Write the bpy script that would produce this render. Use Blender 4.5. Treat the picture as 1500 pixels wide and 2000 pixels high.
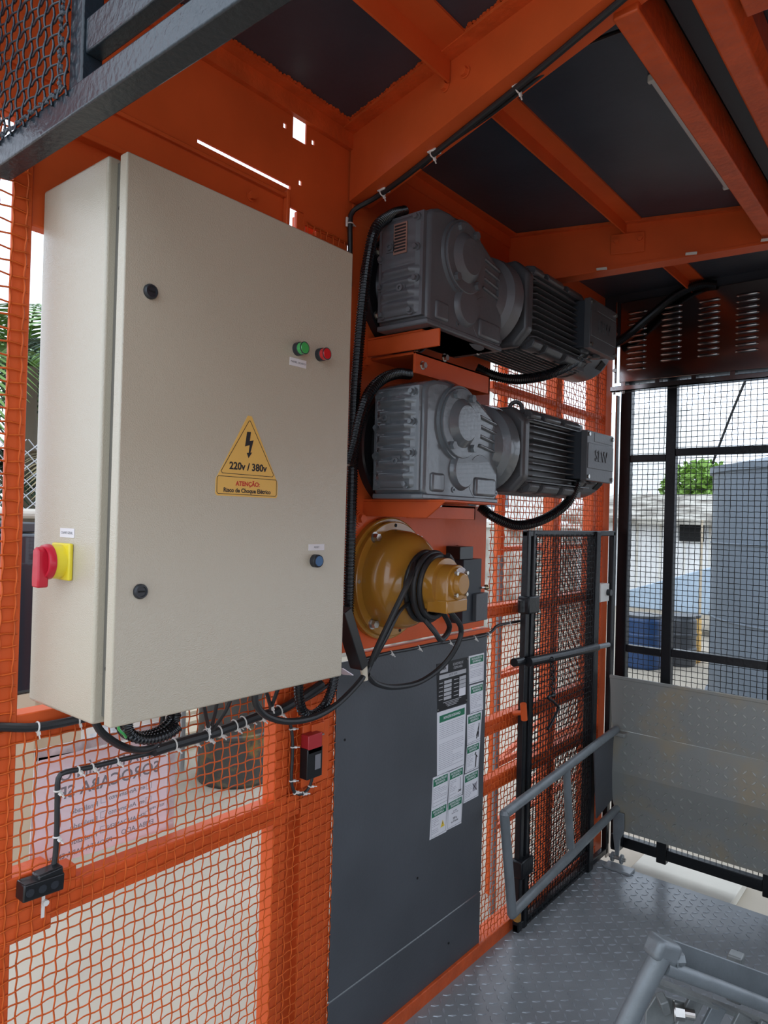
import bpy, math, random
import numpy as np
from mathutils import Vector
random.seed(7); RNG = np.random.default_rng(7)
scene = bpy.context.scene
for o in list(bpy.data.objects): bpy.data.objects.remove(o)

# ------------------------------------------------------------------ camera
FPX = 1385.0
def _n(v): v = np.array(v, float); return v/np.linalg.norm(v)
_vy = _n([1886-750, 1041-1000, FPX]); _vx = -_n([-937-750, 965-1000, FPX])
_vz = _n(np.cross(_vx, _vy)); _vx = np.cross(_vy, _vz)
CM = np.array([_vx, _vy, _vz]); CAM = np.array([1.42, 0.0, 1.668])
camd = bpy.data.cameras.new('camera'); cam = bpy.data.objects.new('camera', camd)
scene.collection.objects.link(cam); scene.camera = cam
camd.sensor_fit = 'VERTICAL'; camd.sensor_height = 36.0; camd.sensor_width = 27.0
camd.lens = 36.0*FPX/2000.0; camd.clip_start = 0.02; camd.clip_end = 300
_R = CM@np.array([1,0,0.]); _U = CM@np.array([0,-1,0.]); _B = CM@np.array([0,0,-1.])
from mathutils import Matrix
cam.matrix_world = Matrix(((_R[0],_U[0],_B[0],CAM[0]),(_R[1],_U[1],_B[1],CAM[1]),(_R[2],_U[2],_B[2],CAM[2]),(0,0,0,1)))
def _ray(px, py): return CM@np.array([(px-750)/FPX, (py-1000)/FPX, 1.0])
def AX(px, py, x): d = _ray(px, py); return tuple(CAM+d*((x-CAM[0])/d[0]))     # point of the photo on the plane x = const
def AY(px, py, y): d = _ray(px, py); return tuple(CAM+d*((y-CAM[1])/d[1]))
def AZ(px, py, z): d = _ray(px, py); return tuple(CAM+d*((z-CAM[2])/d[2]))

# ------------------------------------------------------------------ world, light, exposure
world = bpy.data.worlds.new('overcast_sky'); scene.world = world; world.use_nodes = True
wn = world.node_tree; wn.nodes.clear()
wo = wn.nodes.new('ShaderNodeOutputWorld'); bg = wn.nodes.new('ShaderNodeBackground')
bg.inputs[0].default_value = (0.80, 0.91, 1.06, 1); bg.inputs[1].default_value = 2.15
wn.links.new(bg.outputs[0], wo.inputs[0])
vs = scene.view_settings; vs.view_transform = 'Standard'; vs.look = 'None'; vs.gamma = 1; vs.use_curve_mapping = False
vs.exposure = 0.05

# ------------------------------------------------------------------ materials
MATS = {}
def mat(name, col, rough=0.5, metal=0.0, var=0.0, scale=6.0, bump=0.0, bscale=60.0, col2=None, thr=(0.45, 0.7), spec=0.5, emit=None, coat=0.0, alpha=None, trans=0.0):
    m = bpy.data.materials.new(name); m.use_nodes = True; nt = m.node_tree; b = nt.nodes['Principled BSDF']
    b.inputs['Base Color'].default_value = (*col, 1); b.inputs['Roughness'].default_value = rough; b.inputs['Metallic'].default_value = metal
    b.inputs['Specular IOR Level'].default_value = spec; b.inputs['Coat Weight'].default_value = coat
    if trans: b.inputs['Transmission Weight'].default_value = trans
    if alpha is not None: b.inputs['Alpha'].default_value = alpha
    if emit: b.inputs['Emission Color'].default_value = (*emit[:3], 1); b.inputs['Emission Strength'].default_value = emit[3]
    tc = nt.nodes.new('ShaderNodeTexCoord')
    geo = nt.nodes.new('ShaderNodeNewGeometry')
    if var or col2:
        nz = nt.nodes.new('ShaderNodeTexNoise'); nz.inputs['Scale'].default_value = scale; nz.inputs['Detail'].default_value = 5
        nt.links.new(geo.outputs['Position'], nz.inputs['Vector'])
        rp = nt.nodes.new('ShaderNodeValToRGB')
        if col2:
            rp.color_ramp.elements[0].position = thr[0]; rp.color_ramp.elements[1].position = thr[1]
            rp.color_ramp.elements[0].color = (*col, 1); rp.color_ramp.elements[1].color = (*col2, 1)
        else:
            rp.color_ramp.elements[0].position = 0.3; rp.color_ramp.elements[1].position = 0.7
            rp.color_ramp.elements[0].color = (*[c*(1-var) for c in col], 1); rp.color_ramp.elements[1].color = (*[min(1, c*(1+var)) for c in col], 1)
        nt.links.new(nz.outputs['Fac'], rp.inputs['Fac']); nt.links.new(rp.outputs['Color'], b.inputs['Base Color'])
    if bump:
        n2 = nt.nodes.new('ShaderNodeTexNoise'); n2.inputs['Scale'].default_value = bscale; n2.inputs['Detail'].default_value = 3
        nt.links.new(geo.outputs['Position'], n2.inputs['Vector'])
        bp = nt.nodes.new('ShaderNodeBump'); bp.inputs['Strength'].default_value = bump; bp.inputs['Distance'].default_value = 0.004
        nt.links.new(n2.outputs['Fac'], bp.inputs['Height']); nt.links.new(bp.outputs['Normal'], b.inputs['Normal'])
    MATS[name] = m; return m
OR = (0.61, 0.098, 0.023)
mat('orange_paint', OR, 0.36, var=0.10, scale=5, bump=0.15, bscale=35, spec=0.22)
mat('orange_rough', OR, 0.36, var=0.16, scale=14, bump=0.6, bscale=45, spec=0.3)
mat('orange_wire', (0.56, 0.098, 0.016), 0.45, var=0.18, scale=20, spec=0.25)
mat('cabinet_cream', (0.455, 0.405, 0.312), 0.25, spec=0.9, bump=0.22, bscale=420, var=0.015, scale=3)
mat('cabinet_seal', (0.13, 0.12, 0.10), 0.6)
mat('panel_grey', (0.066, 0.071, 0.079), 0.42, var=0.12, scale=4, bump=0.12, bscale=120)
mat('floor_grey', (0.245, 0.26, 0.27), 0.24, var=0.14, scale=3.5, bump=0.12, bscale=70)
mat('galv', (0.25, 0.255, 0.235), 0.42, metal=0.2, col2=(0.36, 0.275, 0.155), scale=3.5, thr=(0.50, 0.74), bump=0.15, bscale=30)
mat('steel_grey', (0.22, 0.235, 0.23), 0.4, metal=0.2, var=0.22, scale=18, bump=0.3, bscale=60)
mat('tread_lit_worn', (0.40, 0.40, 0.37), 0.32, metal=0.5, var=0.2, scale=9)  # bars paler than the plate: wear plus painted-in light on the tread
mat('tread_floor', (0.31, 0.335, 0.355), 0.24, metal=0.1, var=0.25, scale=7)
mat('print_mid', (0.24, 0.24, 0.26), 0.6)
mat('grey_tube', (0.17, 0.19, 0.20), 0.38, metal=0.15, var=0.12, scale=14, bump=0.2, bscale=90)
mat('black_paint', (0.008, 0.009, 0.011), 0.30, bump=0.25, bscale=60, spec=0.3)
mat('black_wire', (0.008, 0.009, 0.010), 0.45, spec=0.25)
mat('blue_black', (0.018, 0.026, 0.036), 0.34, bump=0.35, bscale=120)
mat('near_bar', (0.014, 0.022, 0.030), 0.30, bump=0.35, bscale=90)
mat('ceiling_dark', (0.040, 0.050, 0.068), 0.38, var=0.16, scale=5, bump=0.12, bscale=40)
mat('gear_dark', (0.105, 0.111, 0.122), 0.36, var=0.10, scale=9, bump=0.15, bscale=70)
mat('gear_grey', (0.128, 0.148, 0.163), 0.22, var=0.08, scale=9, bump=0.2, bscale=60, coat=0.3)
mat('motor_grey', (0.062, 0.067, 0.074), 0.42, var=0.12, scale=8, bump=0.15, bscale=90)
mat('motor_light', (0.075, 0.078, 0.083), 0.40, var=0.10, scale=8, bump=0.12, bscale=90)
mat('box_dark', (0.018, 0.023, 0.031), 0.5)
mat('cowl', (0.10, 0.10, 0.105), 0.33, metal=0.35, var=0.1)
mat('black_plastic', (0.010, 0.011, 0.012), 0.32)
mat('black_rubber', (0.016, 0.017, 0.018), 0.45, bump=0.1, bscale=150)
mat('conduit', (0.008, 0.009, 0.011), 0.22)
mat('dark_hole', (0.003, 0.003, 0.003), 0.8)
mat('flange_black', (0.014, 0.015, 0.018), 0.28, var=0.1)
mat('mustard', (0.36, 0.165, 0.022), 0.22, var=0.06, scale=5, coat=0.4, bump=0.06, bscale=40)
mat('steel', (0.50, 0.49, 0.46), 0.28, metal=1.0, var=0.12, scale=30)
mat('brass', (0.40, 0.34, 0.20), 0.30, metal=1.0)
mat('stainless', (0.36, 0.34, 0.335), 0.14, metal=1.0, var=0.05, scale=4, bump=0.06, bscale=6)
mat('white_plastic', (0.66, 0.64, 0.60), 0.4)
mat('gland', (0.60, 0.54, 0.42), 0.45)
mat('paper_white', (0.70, 0.69, 0.71), 0.55)
mat('paper_pink', (0.88, 0.84, 0.89), 0.5)
mat('label_white', (0.66, 0.63, 0.64), 0.5)
mat('sign_green', (0.010, 0.155, 0.075), 0.45)
mat('print_black', (0.015, 0.015, 0.016), 0.5)
mat('print_grey', (0.16, 0.16, 0.17), 0.6)
mat('print_light', (0.33, 0.32, 0.35), 0.6)
mat('print_red', (0.50, 0.035, 0.02), 0.5)
mat('print_yellow', (0.75, 0.52, 0.04), 0.5)
mat('sticker', (0.72, 0.42, 0.10), 0.42)
mat('plate_black', (0.012, 0.012, 0.014), 0.35)
mat('plate_grey', (0.42, 0.42, 0.43), 0.4)
mat('switch_yellow', (0.72, 0.58, 0.03), 0.35)
mat('switch_red', (0.48, 0.012, 0.03), 0.30)
mat('lamp_green', (0.05, 0.36, 0.09), 0.15, coat=0.5)
mat('lamp_red', (0.55, 0.02, 0.025), 0.15, coat=0.5)
mat('button_blue', (0.01, 0.085, 0.22), 0.35)
mat('dark_button', (0.02, 0.023, 0.028), 0.4)
mat('limit_red', (0.38, 0.02, 0.025), 0.4)
mat('copper_plate', (0.40, 0.24, 0.19), 0.35, metal=0.4)
mat('led_diffuser', (0.62, 0.58, 0.56), 0.4)
mat('concrete', (0.405, 0.35, 0.275), 0.85, var=0.10, scale=1.6, bump=0.3, bscale=14)
mat('concrete_slab', (0.60, 0.56, 0.48), 0.85, var=0.10, scale=3, bump=0.2, bscale=25)
mat('wall_plaster', (0.80, 0.78, 0.72), 0.85, col2=(0.48, 0.43, 0.35), scale=1.1, thr=(0.5, 0.75))
mat('wall_stained', (0.46, 0.43, 0.37), 0.9, col2=(0.13, 0.11, 0.085), scale=2.2, thr=(0.42, 0.66))
mat('roof_pale', (0.86, 0.86, 0.85), 0.7, var=0.1)
mat('pale_blue', (0.42, 0.52, 0.62), 0.5, var=0.1)
mat('tank_grey', (0.125, 0.152, 0.185), 0.5, var=0.10, scale=2)
mat('barrel_blue', (0.012, 0.045, 0.13), 0.4)
mat('cardboard', (0.40, 0.28, 0.165), 0.8)
mat('plastic_film', (0.62, 0.64, 0.66), 0.22, var=0.25, scale=26, bump=1.0, bscale=40)
mat('drum_dark', (0.060, 0.060, 0.056), 0.30, metal=0.3, col2=(0.28, 0.20, 0.05), scale=7, thr=(0.55, 0.72))  # yellow patches paint reflections onto the dark shell
mat('palm_green', (0.13, 0.24, 0.05), 0.5, var=0.3, scale=9)
mat('palm_dark', (0.030, 0.065, 0.035), 0.55, var=0.3, scale=9)
mat('palm_straw', (0.42, 0.34, 0.20), 0.7)
mat('trunk', (0.16, 0.13, 0.095), 0.9)
mat('leaf_green', (0.17, 0.31, 0.045), 0.6, var=0.35, scale=5)
mat('fence_wire', (0.45, 0.46, 0.47), 0.4, metal=0.5)
mat('car_dark', (0.018, 0.022, 0.03), 0.2, coat=0.5)
mat('brick_brown', (0.30, 0.17, 0.09), 0.85, var=0.2)
mat('pale_wood', (0.55, 0.45, 0.32), 0.7)

# ------------------------------------------------------------------ mesh helpers
def V3(p): return np.array(p, float)
def frame(d):
    d = _n(d); a = np.array([0, 0, 1.]) if abs(d[2]) < 0.9 else np.array([0, 1., 0])
    u = _n(np.cross(a, d)); return d, u, np.cross(d, u)
def smooth_path(pts, step=0.01, corner=False):
    P = [V3(p) for p in pts]; P = [2*P[0]-P[1]]+P+[2*P[-1]-P[-2]]; out = []
    for i in range(1, len(P)-2):
        n = max(2, int(np.linalg.norm(P[i+1]-P[i])/step))
        for k in range(n):
            t = k/n; a, b, c, d = P[i-1], P[i], P[i+1], P[i+2]
            out.append(0.5*((2*b)+(-a+c)*t+(2*a-5*b+4*c-d)*t*t+(-a+3*b-3*c+d)*t**3))
    out.append(P[-2]); return out
class MB:
    def __init__(s): s.v = []; s.f = []
    def add(s, vs, fs):
        o = len(s.v); s.v += [tuple(float(c) for c in p) for p in vs]; s.f += [tuple(i+o for i in q) for q in fs]; return s
    def box(s, a, b):
        x0, y0, z0 = [min(a[i], b[i]) for i in range(3)]; x1, y1, z1 = [max(a[i], b[i]) for i in range(3)]
        return s.add([(x0,y0,z0),(x1,y0,z0),(x1,y1,z0),(x0,y1,z0),(x0,y0,z1),(x1,y0,z1),(x1,y1,z1),(x0,y1,z1)],
                     [(0,3,2,1),(4,5,6,7),(0,1,5,4),(1,2,6,5),(2,3,7,6),(3,0,4,7)])
    def bar(s, p0, p1, w, h, up=(0,0,1)):
        p0 = V3(p0); p1 = V3(p1); d = _n(p1-p0); u = np.cross(V3(up), d); u = _n(u) if np.linalg.norm(u) > 1e-6 else frame(d)[1]; v = np.cross(d, u)
        vs = [p+u*a*w/2+v*b*h/2 for p in (p0, p1) for a, b in ((-1,-1),(1,-1),(1,1),(-1,1))]
        return s.add(vs, [(3,2,1,0),(4,5,6,7),(0,1,5,4),(1,2,6,5),(2,3,7,6),(3,0,4,7)])
    def lathe(s, o, d, prof, n=28, caps=True):
        o = V3(o); d, u, v = frame(d); vs = []; fs = []
        for t, r in prof:
            for k in range(n):
                a = 2*math.pi*k/n; vs.append(o+d*t+(u*math.cos(a)+v*math.sin(a))*r)
        for i in range(len(prof)-1):
            for k in range(n):
                k2 = (k+1) % n; fs.append((i*n+k, i*n+k2, (i+1)*n+k2, (i+1)*n+k))
        if caps: fs.append(tuple(range(n-1, -1, -1))); fs.append(tuple((len(prof)-1)*n+k for k in range(n)))
        return s.add(vs, fs)
    def cyl(s, p0, p1, r, r2=None, n=16):
        p0 = V3(p0); p1 = V3(p1); L = np.linalg.norm(p1-p0); return s.lathe(p0, p1-p0, [(0, r), (L, r if r2 is None else r2)], n)
    def tube(s, pts, r, n=8, closed=False):
        P = [V3(p) for p in pts]; m = len(P); T = []
        for i in range(m):
            a = P[(i-1) % m] if (closed or i > 0) else P[0]; b = P[(i+1) % m] if (closed or i < m-1) else P[-1]
            T.append(_n(b-a))
        u = frame(T[0])[1]; vs = []; fs = []
        for i in range(m):
            u = u-T[i]*(u@T[i]); u = _n(u); w = np.cross(T[i], u); rr = r[i] if hasattr(r, '__len__') else r
            for k in range(n):
                a = 2*math.pi*k/n; vs.append(P[i]+(u*math.cos(a)+w*math.sin(a))*rr)
        for i in range(m if closed else m-1):
            j = (i+1) % m
            for k in range(n):
                k2 = (k+1) % n; fs.append((i*n+k, i*n+k2, j*n+k2, j*n+k))
        if not closed: fs.append(tuple(range(n-1, -1, -1))); fs.append(tuple((m-1)*n+k for k in range(n)))
        return s.add(vs, fs)
    def prism(s, poly, o, u, v, d):
        o = V3(o); u = V3(u); v = V3(v); d = V3(d); n = len(poly)
        a = [o+u*p+v*q for p, q in poly]; b = [p+d for p in a]
        flip = np.dot(np.cross(u, v), d) > 0
        ar = sum(poly[i][0]*poly[(i+1) % n][1]-poly[(i+1) % n][0]*poly[i][1] for i in range(n)) > 0
        f0 = tuple(range(n)); f1 = tuple(range(n, 2*n)); fs = [f0[::-1], f1]+[(i, (i+1) % n, n+(i+1) % n, n+i) for i in range(n)]
        if flip != ar: fs = [q[::-1] for q in fs]
        return s.add(a+b, fs)
    def hexa(s, p, d, r, h=None, washer=True):
        h = h or r*0.8; p = V3(p); d = _n(d)
        if washer: s.cyl(p, p+d*r*0.2, r*1.3, n=16); p = p+d*r*0.2
        s.cyl(p, p+d*h, r, r*0.94, n=6); return s
    def torus(s, c, d, R, r, n=24, m=8):
        d, u, v = frame(d); return s.tube([V3(c)+(u*math.cos(2*math.pi*k/n)+v*math.sin(2*math.pi*k/n))*R for k in range(n)], r, m, True)
    def build(s, name, m, parent=None, bevel=0.0, smooth=True, segs=2, base=True):
        off = V3(wloc(parent)) if parent else None
        A = np.array(s.v, float)
        if off is None:
            lo, hi = A.min(0), A.max(0); off = np.array([(lo[0]+hi[0])/2, (lo[1]+hi[1])/2, lo[2]])
        me = bpy.data.meshes.new(name); me.from_pydata((A-off).tolist(), [], s.f); me.update()
        if smooth:
            me.polygons.foreach_set('use_smooth', [True]*len(me.polygons)); me.set_sharp_from_angle(angle=math.radians(24))
        me.materials.append(MATS[m] if isinstance(m, str) else m)
        o = bpy.data.objects.new(name, me); scene.collection.objects.link(o)
        if parent: o.parent = parent
        else: o.location = off.tolist()
        if bevel:
            md = o.modifiers.new('bevel', 'BEVEL'); md.width = bevel; md.segments = segs; md.limit_method = 'ANGLE'; md.angle_limit = math.radians(40)
        return o
def wloc(o):
    p = Vector((0,0,0))
    while o: p = p+o.location; o = o.parent
    return p
def tag(o, label=None, cat=None, group=None, kind=None):
    if label: o['label'] = label
    if cat: o['category'] = cat
    if group: o['group'] = group
    if kind: o['kind'] = kind
    return o
def empty(name, loc, label=None, cat=None, group=None, kind=None):
    o = bpy.data.objects.new(name, None); scene.collection.objects.link(o); o.location = loc; o.empty_display_size = 0.05
    return tag(o, label, cat, group, kind)
def raw(name, Vn, Fn, m, parent=None, kind=None, smooth=False):
    """numpy quads -> mesh object"""
    off = V3(wloc(parent)) if parent else np.zeros(3)
    me = bpy.data.meshes.new(name); nv, nf = len(Vn), len(Fn)
    me.vertices.add(nv); me.vertices.foreach_set('co', (Vn-off).astype(np.float32).ravel())
    me.loops.add(nf*4); me.loops.foreach_set('vertex_index', Fn.astype(np.int32).ravel())
    me.polygons.add(nf); me.polygons.foreach_set('loop_start', np.arange(0, nf*4, 4, dtype=np.int32))
    me.polygons.foreach_set('use_smooth', np.full(nf, smooth)); me.update(calc_edges=True); me.validate()
    me.materials.append(MATS[m]); o = bpy.data.objects.new(name, me); scene.collection.objects.link(o)
    if parent: o.parent = parent
    if kind: o['kind'] = kind
    return o
def wire_mesh(name, o, u, v, n, W, H, sp, r, m, parent, amp=None, k=4, jit=0.0012):
    """crimped woven wire: rectangle W x H from corner o along unit u, v; n = normal"""
    o, u, v, n = V3(o), V3(u), V3(v), V3(n); amp = r*1.0 if amp is None else amp; AV = []; AF = []; base = 0
    def wires(L, M, a, b, par):
        nonlocal base
        cnt = int(M/sp); seg = max(2, int(L/sp)*k)
        t = np.linspace(0, L, seg+1)
        for i in range(cnt+1):
            c = i*sp+(M-cnt*sp)/2; ph = math.pi*((i+par) % 2)
            wob = jit*np.sin(t*(7+3*RNG.random())+RNG.random()*6)+jit*0.6*np.sin(t/sp*math.pi+ph)*1.2
            off = amp*np.cos(t/sp*math.pi+ph)
            P = o+np.outer(t, a)+np.outer(c+wob, b)+np.outer(off, n)
            R4 = np.stack([P+b*r, P+n*r, P-b*r, P-n*r], 1).reshape(-1, 3)
            idx = np.arange(seg)[:, None]*4+np.arange(4)[None, :]; idn = np.arange(seg)[:, None]*4+((np.arange(4)+1) % 4)[None, :]
            AF.append((np.stack([idx, idn, idn+4, idx+4], -1).reshape(-1, 4))+base); AV.append(R4); base += len(R4)
    wires(W, H, u, v, 0); wires(H, W, v, u, 1)
    return raw(name, np.concatenate(AV), np.concatenate(AF), m, parent, 'stuff', True)
def text(name, body, o, u, v, size, m, parent, bold=0.0, align='CENTER', ext=0.0004, space=1.0, sx=1.0):
    cu = bpy.data.curves.new(name, 'FONT'); cu.body = body; cu.size = size; cu.align_x = align; cu.align_y = 'CENTER'; cu.offset = bold*size; cu.extrude = ext; cu.space_line = space; cu.resolution_u = 3
    t = bpy.data.objects.new(name+'_c', cu); scene.collection.objects.link(t)
    dg = bpy.context.evaluated_depsgraph_get(); me = bpy.data.meshes.new_from_object(t.evaluated_get(dg)); bpy.data.objects.remove(t)
    A = np.array([q.co[:] for q in me.vertices]); o = V3(o)-V3(wloc(parent)); u = V3(u); v = V3(v); n = _n(np.cross(u, v))
    W = o+np.outer(A[:, 0]*sx, u)+np.outer(A[:, 1], v)+np.outer(A[:, 2], n)
    me.vertices.foreach_set('co', W.astype(np.float32).ravel()); me.update(); me.materials.clear(); me.materials.append(MATS[m]); me.name = name
    ob = bpy.data.objects.new(name, me); scene.collection.objects.link(ob); ob.parent = parent; return ob
def conduit(name, pts, r, label, parent=None, pitch=0.0075, group=None):
    P = smooth_path(pts, pitch/3.0); n = len(P)
    # resample evenly
    d = np.concatenate([[0], np.cumsum([np.linalg.norm(P[i+1]-P[i]) for i in range(n-1)])]); s = np.arange(0, d[-1], pitch/4)
    A = np.array(P); Q = np.stack([np.interp(s, d, A[:, i]) for i in range(3)], 1)
    rad = [r*(1.0 if (i % 4) in (1, 2) else 0.84) for i in range(len(Q))]
    b = MB(); b.tube(list(Q), rad, 12); o = b.build(name, 'conduit', parent)
    if label: tag(o, label, 'conduit', group)
    return o
def zip_tie(parent, p, d, r, tail=(0, 0, -1)):
    b = MB(); b.torus(p, d, r, 0.0018, 14, 6); t = V3(tail); q = V3(p)+_n(t)*r; b.bar(q, q+_n(t)*0.007, 0.0065, 0.005, d); b.bar(q+_n(t)*0.006, q+_n(t)*0.015, 0.0034, 0.0016, d)
    return b.build('zip_tie', 'white_plastic', parent)
def cable(name, pts, r, label, m='black_rubber', ties=(), step=0.012, cat='cable', tail=(0.6, 0, -1), group=None):
    P = smooth_path(pts, step); e = empty(name, tuple(P[0]), label, cat, group); b = MB(); b.tube(P, r, 10); b.build('sheath', m, e)
    for f in ties:
        i = min(len(P)-2, max(1, int(f*(len(P)-1)))); zip_tie(e, P[i], P[i+1]-P[i-1], r*1.12, tail)
    return e
def tread(name, o, u, v, n, W, H, sp, L, w, h, m, parent, clip=None):
    """raised checker plate pattern of alternating bars"""
    o, u, v, n = V3(o), _n(u), _n(v), _n(n); q = []
    for i in range(int(W/sp)+1):
        for j in range(int(H/sp)+1):
            c = (i*sp+sp*.3, j*sp+sp*.3)
            if c[0] > W-L/2 or c[1] > H-L/2 or (clip and not clip(*c)): continue
            q.append((c[0], c[1], 1 if (i+j) % 2 else -1))
    q = np.array(q); a = np.array([[-L/2,0],[0,-w/2],[L/2,0],[0,w/2]]); ca = math.sqrt(.5)
    VV = []; FF = []; 
    for sgn in (1, -1):
        s = q[q[:, 2] == sgn]; loc = np.stack([a[:, 0]*ca-a[:, 1]*ca*sgn, a[:, 0]*ca*sgn+a[:, 1]*ca], 1)
        for kk in range(2): pass
        C = s[:, None, :2]+loc[None]; C0 = C.reshape(-1, 2); ctr = np.repeat(s[:, :2], 4, 0); C1 = ctr+(C0-ctr)*0.72
        B = o+np.outer(C0[:, 0], u)+np.outer(C0[:, 1], v)-n*0.0005; T = o+np.outer(C1[:, 0], u)+np.outer(C1[:, 1], v)+n*h
        N = len(s); base = sum(len(x) for x in VV); VV += [B, T]; i0 = np.arange(N)*4; off = N*4
        if np.dot(np.cross(u, v), n) > 0: order = (0, 1, 2, 3)
        else: order = (3, 2, 1, 0)
        FF.append(np.stack([i0+off+t for t in order], 1)+base)
        for k in range(4):
            k1, k2 = order[k], order[(k+1) % 4]; FF.append(np.stack([i0+k1, i0+k2, i0+off+k2, i0+off+k1], 1)+base)
    return raw(name, np.concatenate(VV), np.concatenate(FF), m, parent, 'stuff')

# ================================================================== SETTING
GZ = -0.10                                            # yard level
ground = MB().box((-30, -12, GZ-0.1), (14, 34, GZ)).build('floor_yard', 'concrete'); tag(ground, 'pale concrete yard floor outside the cage', None, kind='structure')
for (a, b) in (((0.15, 3.47, GZ), (0.62, 3.86, GZ+0.05)),):
    tag(MB().box(a, b).build('trim_1', 'concrete_slab', bevel=0.004), kind='structure')

floor = MB().box((-0.02, 0.25, -0.05), (1.75, 3.44, 0.0)).build('floor', 'floor_grey'); tag(floor, 'grey checker plate floor of the lift cage', kind='structure')
tread('tread_pattern', (0.03, 0.9, 0), (1,0,0), (0,1,0), (0,0,1), 1.6, 2.52, 0.036, 0.034, 0.0095, 0.0026, 'tread_floor', floor)
MB().box((-0.06, 0.25, -0.02), (0.014, 3.44, 0.048)).build('sill', 'orange_rough', floor, bevel=0.003)

WL = empty('wall_left', (-0.03, 1.9, 0), 'orange wire mesh side wall of the lift cage', kind='structure')
def wl(name, a, b, m='orange_paint', bevel=0.003): return MB().box(a, b).build(name, m, WL, bevel=bevel)
wl('post', (-0.016, 0.588, 0), (-0.006, 0.626, 2.80))
wl('post', (-0.056, 1.305, 0), (-0.006, 1.352, 2.38)); wl('post', (-0.020, 1.330, 2.38), (-0.006, 1.362, 2.50))
wl('post', (-0.030, 1.405, 0), (-0.006, 1.535, 2.47)); wl('backing_strip', (-0.050, 1.350, 0), (-0.031, 1.440, 2.50))
wl('post', (-0.056, 2.93, 0), (-0.006, 2.985, 2.80))
wl('post', (-0.056, 2.355, 0), (-0.010, 2.385, 1.25))
wl('corner_post', (-0.056, 3.47, 0), (0.004, 3.55, 2.80))
wl('post', (-0.056, 3.36, 0.0), (-0.006, 3.41, 2.80))
wl('rail', (-0.054, 0.30, 1.205), (-0.0075, 1.300, 1.262))
wl('rail', (-0.054, 0.626, 0.832), (-0.0075, 1.403, 0.892))
wl('gusset_plate', (-0.058, 0.55, 0.815), (-0.004, 0.705, 0.945), 'orange_rough')
wl('rail', (-0.054, 2.387, 1.285), (-0.0075, 3.47, 1.332))
wl('rail', (-0.054, 2.387, 0.825), (-0.0075, 3.47, 0.882))
wl('rail', (-0.054, 2.387, 0.595), (-0.0075, 3.47, 0.650))
wl('rail', (-0.054, 2.387, 2.18), (-0.0075, 3.47, 2.21))
# sheet steel plate over the cabinet, with cut-outs that let the sky in
HY0, HY1 = AX(575, 250, 0)[1], AX(601, 250, 0)[1]; HZ0, HZ1 = AX(590, 276, 0)[2], AX(590, 230, 0)[2]
holes = [(HY0, HY1, HZ0, HZ1)]
for px, py in ((559, 244), (614, 277), (589, 356)): q = AX(px, py, 0); holes.append((q[1]-.005, q[1]+.005, q[2]-.007, q[2]+.007))
def holed_plate(y0, y1, z0, z1, x0, x1, holes):
    ys = sorted({y0, y1, *[c for h in holes for c in h[:2]]}); zs = sorted({z0, z1, *[c for h in holes for c in h[2:]]}); b = MB()
    for i in range(len(ys)-1):
        for j in range(len(zs)-1):
            cy, cz = (ys[i]+ys[i+1])/2, (zs[j]+zs[j+1])/2
            if not any(h[0] < cy < h[1] and h[2] < cz < h[3] for h in holes): b.box((x0, ys[i], zs[j]), (x1, ys[i+1], zs[j+1]))
    return b
holed_plate(0.30, 1.56, 2.556, 2.80, -0.010, -0.005, holes).build('sheet_plate', 'orange_paint', WL)
MB().box((-0.010, 1.352, 2.47), (-0.005, 1.56, 2.556)).build('sheet_plate', 'orange_paint', WL)
sl = MB(); sl.box((-0.012, 0.30, 2.50), (-0.004, 1.352, 2.5452)); sl.box((-0.012, 0.30, 2.545), (-0.004, 1.0, 2.556)); sl.box((-0.012, 1.30, 2.545), (-0.004, 1.352, 2.556)); sl.build('seam_strip', 'orange_paint', WL)
cb = MB().prism([(0,0),(0.066,0),(0.066,0.012),(0.054,0.012),(0.054,0.080),(0.066,0.080),(0.066,0.09),(0,0.09)], (-0.053, 0.30, 2.43), (1,0,0), (0,0,1), (0, 0.972, 0)); cb.build('channel_beam', 'orange_paint', WL, bevel=0.002)
wl('gusset_plate', (-0.045, 0.626, 2.225), (-0.012, 1.05, 2.44)); wl('gusset_plate', (-0.05, 1.272, 2.41), (0.016, 1.284, 2.53))
bl = MB()
for px, py in ((490, 383),): bl.hexa(AX(px, py, 0.002), (1,0,0), 0.011)
bl.build('bolt', 'orange_paint', WL)
# wire mesh panels
MW = dict(u=(0,1,0), v=(0,0,1), n=(1,0,0), sp=0.0255, r=0.00195, m='orange_wire', parent=WL, amp=.0021, jit=.0013)
wire_mesh('wire_mesh', (0.0, 0.30, 0.03), W=1.235, H=1.21, **MW)
wire_mesh('wire_mesh', (0.0, 0.30, 1.245), W=0.318, H=1.20, **MW)
wire_mesh('wire_mesh', (0.0, 1.36, 1.20), W=0.185, H=1.275, **MW)
wire_mesh('wire_mesh', (0.0, 2.375, 0.045), W=1.12, H=2.45, **{**MW, 'k': 3})
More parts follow.
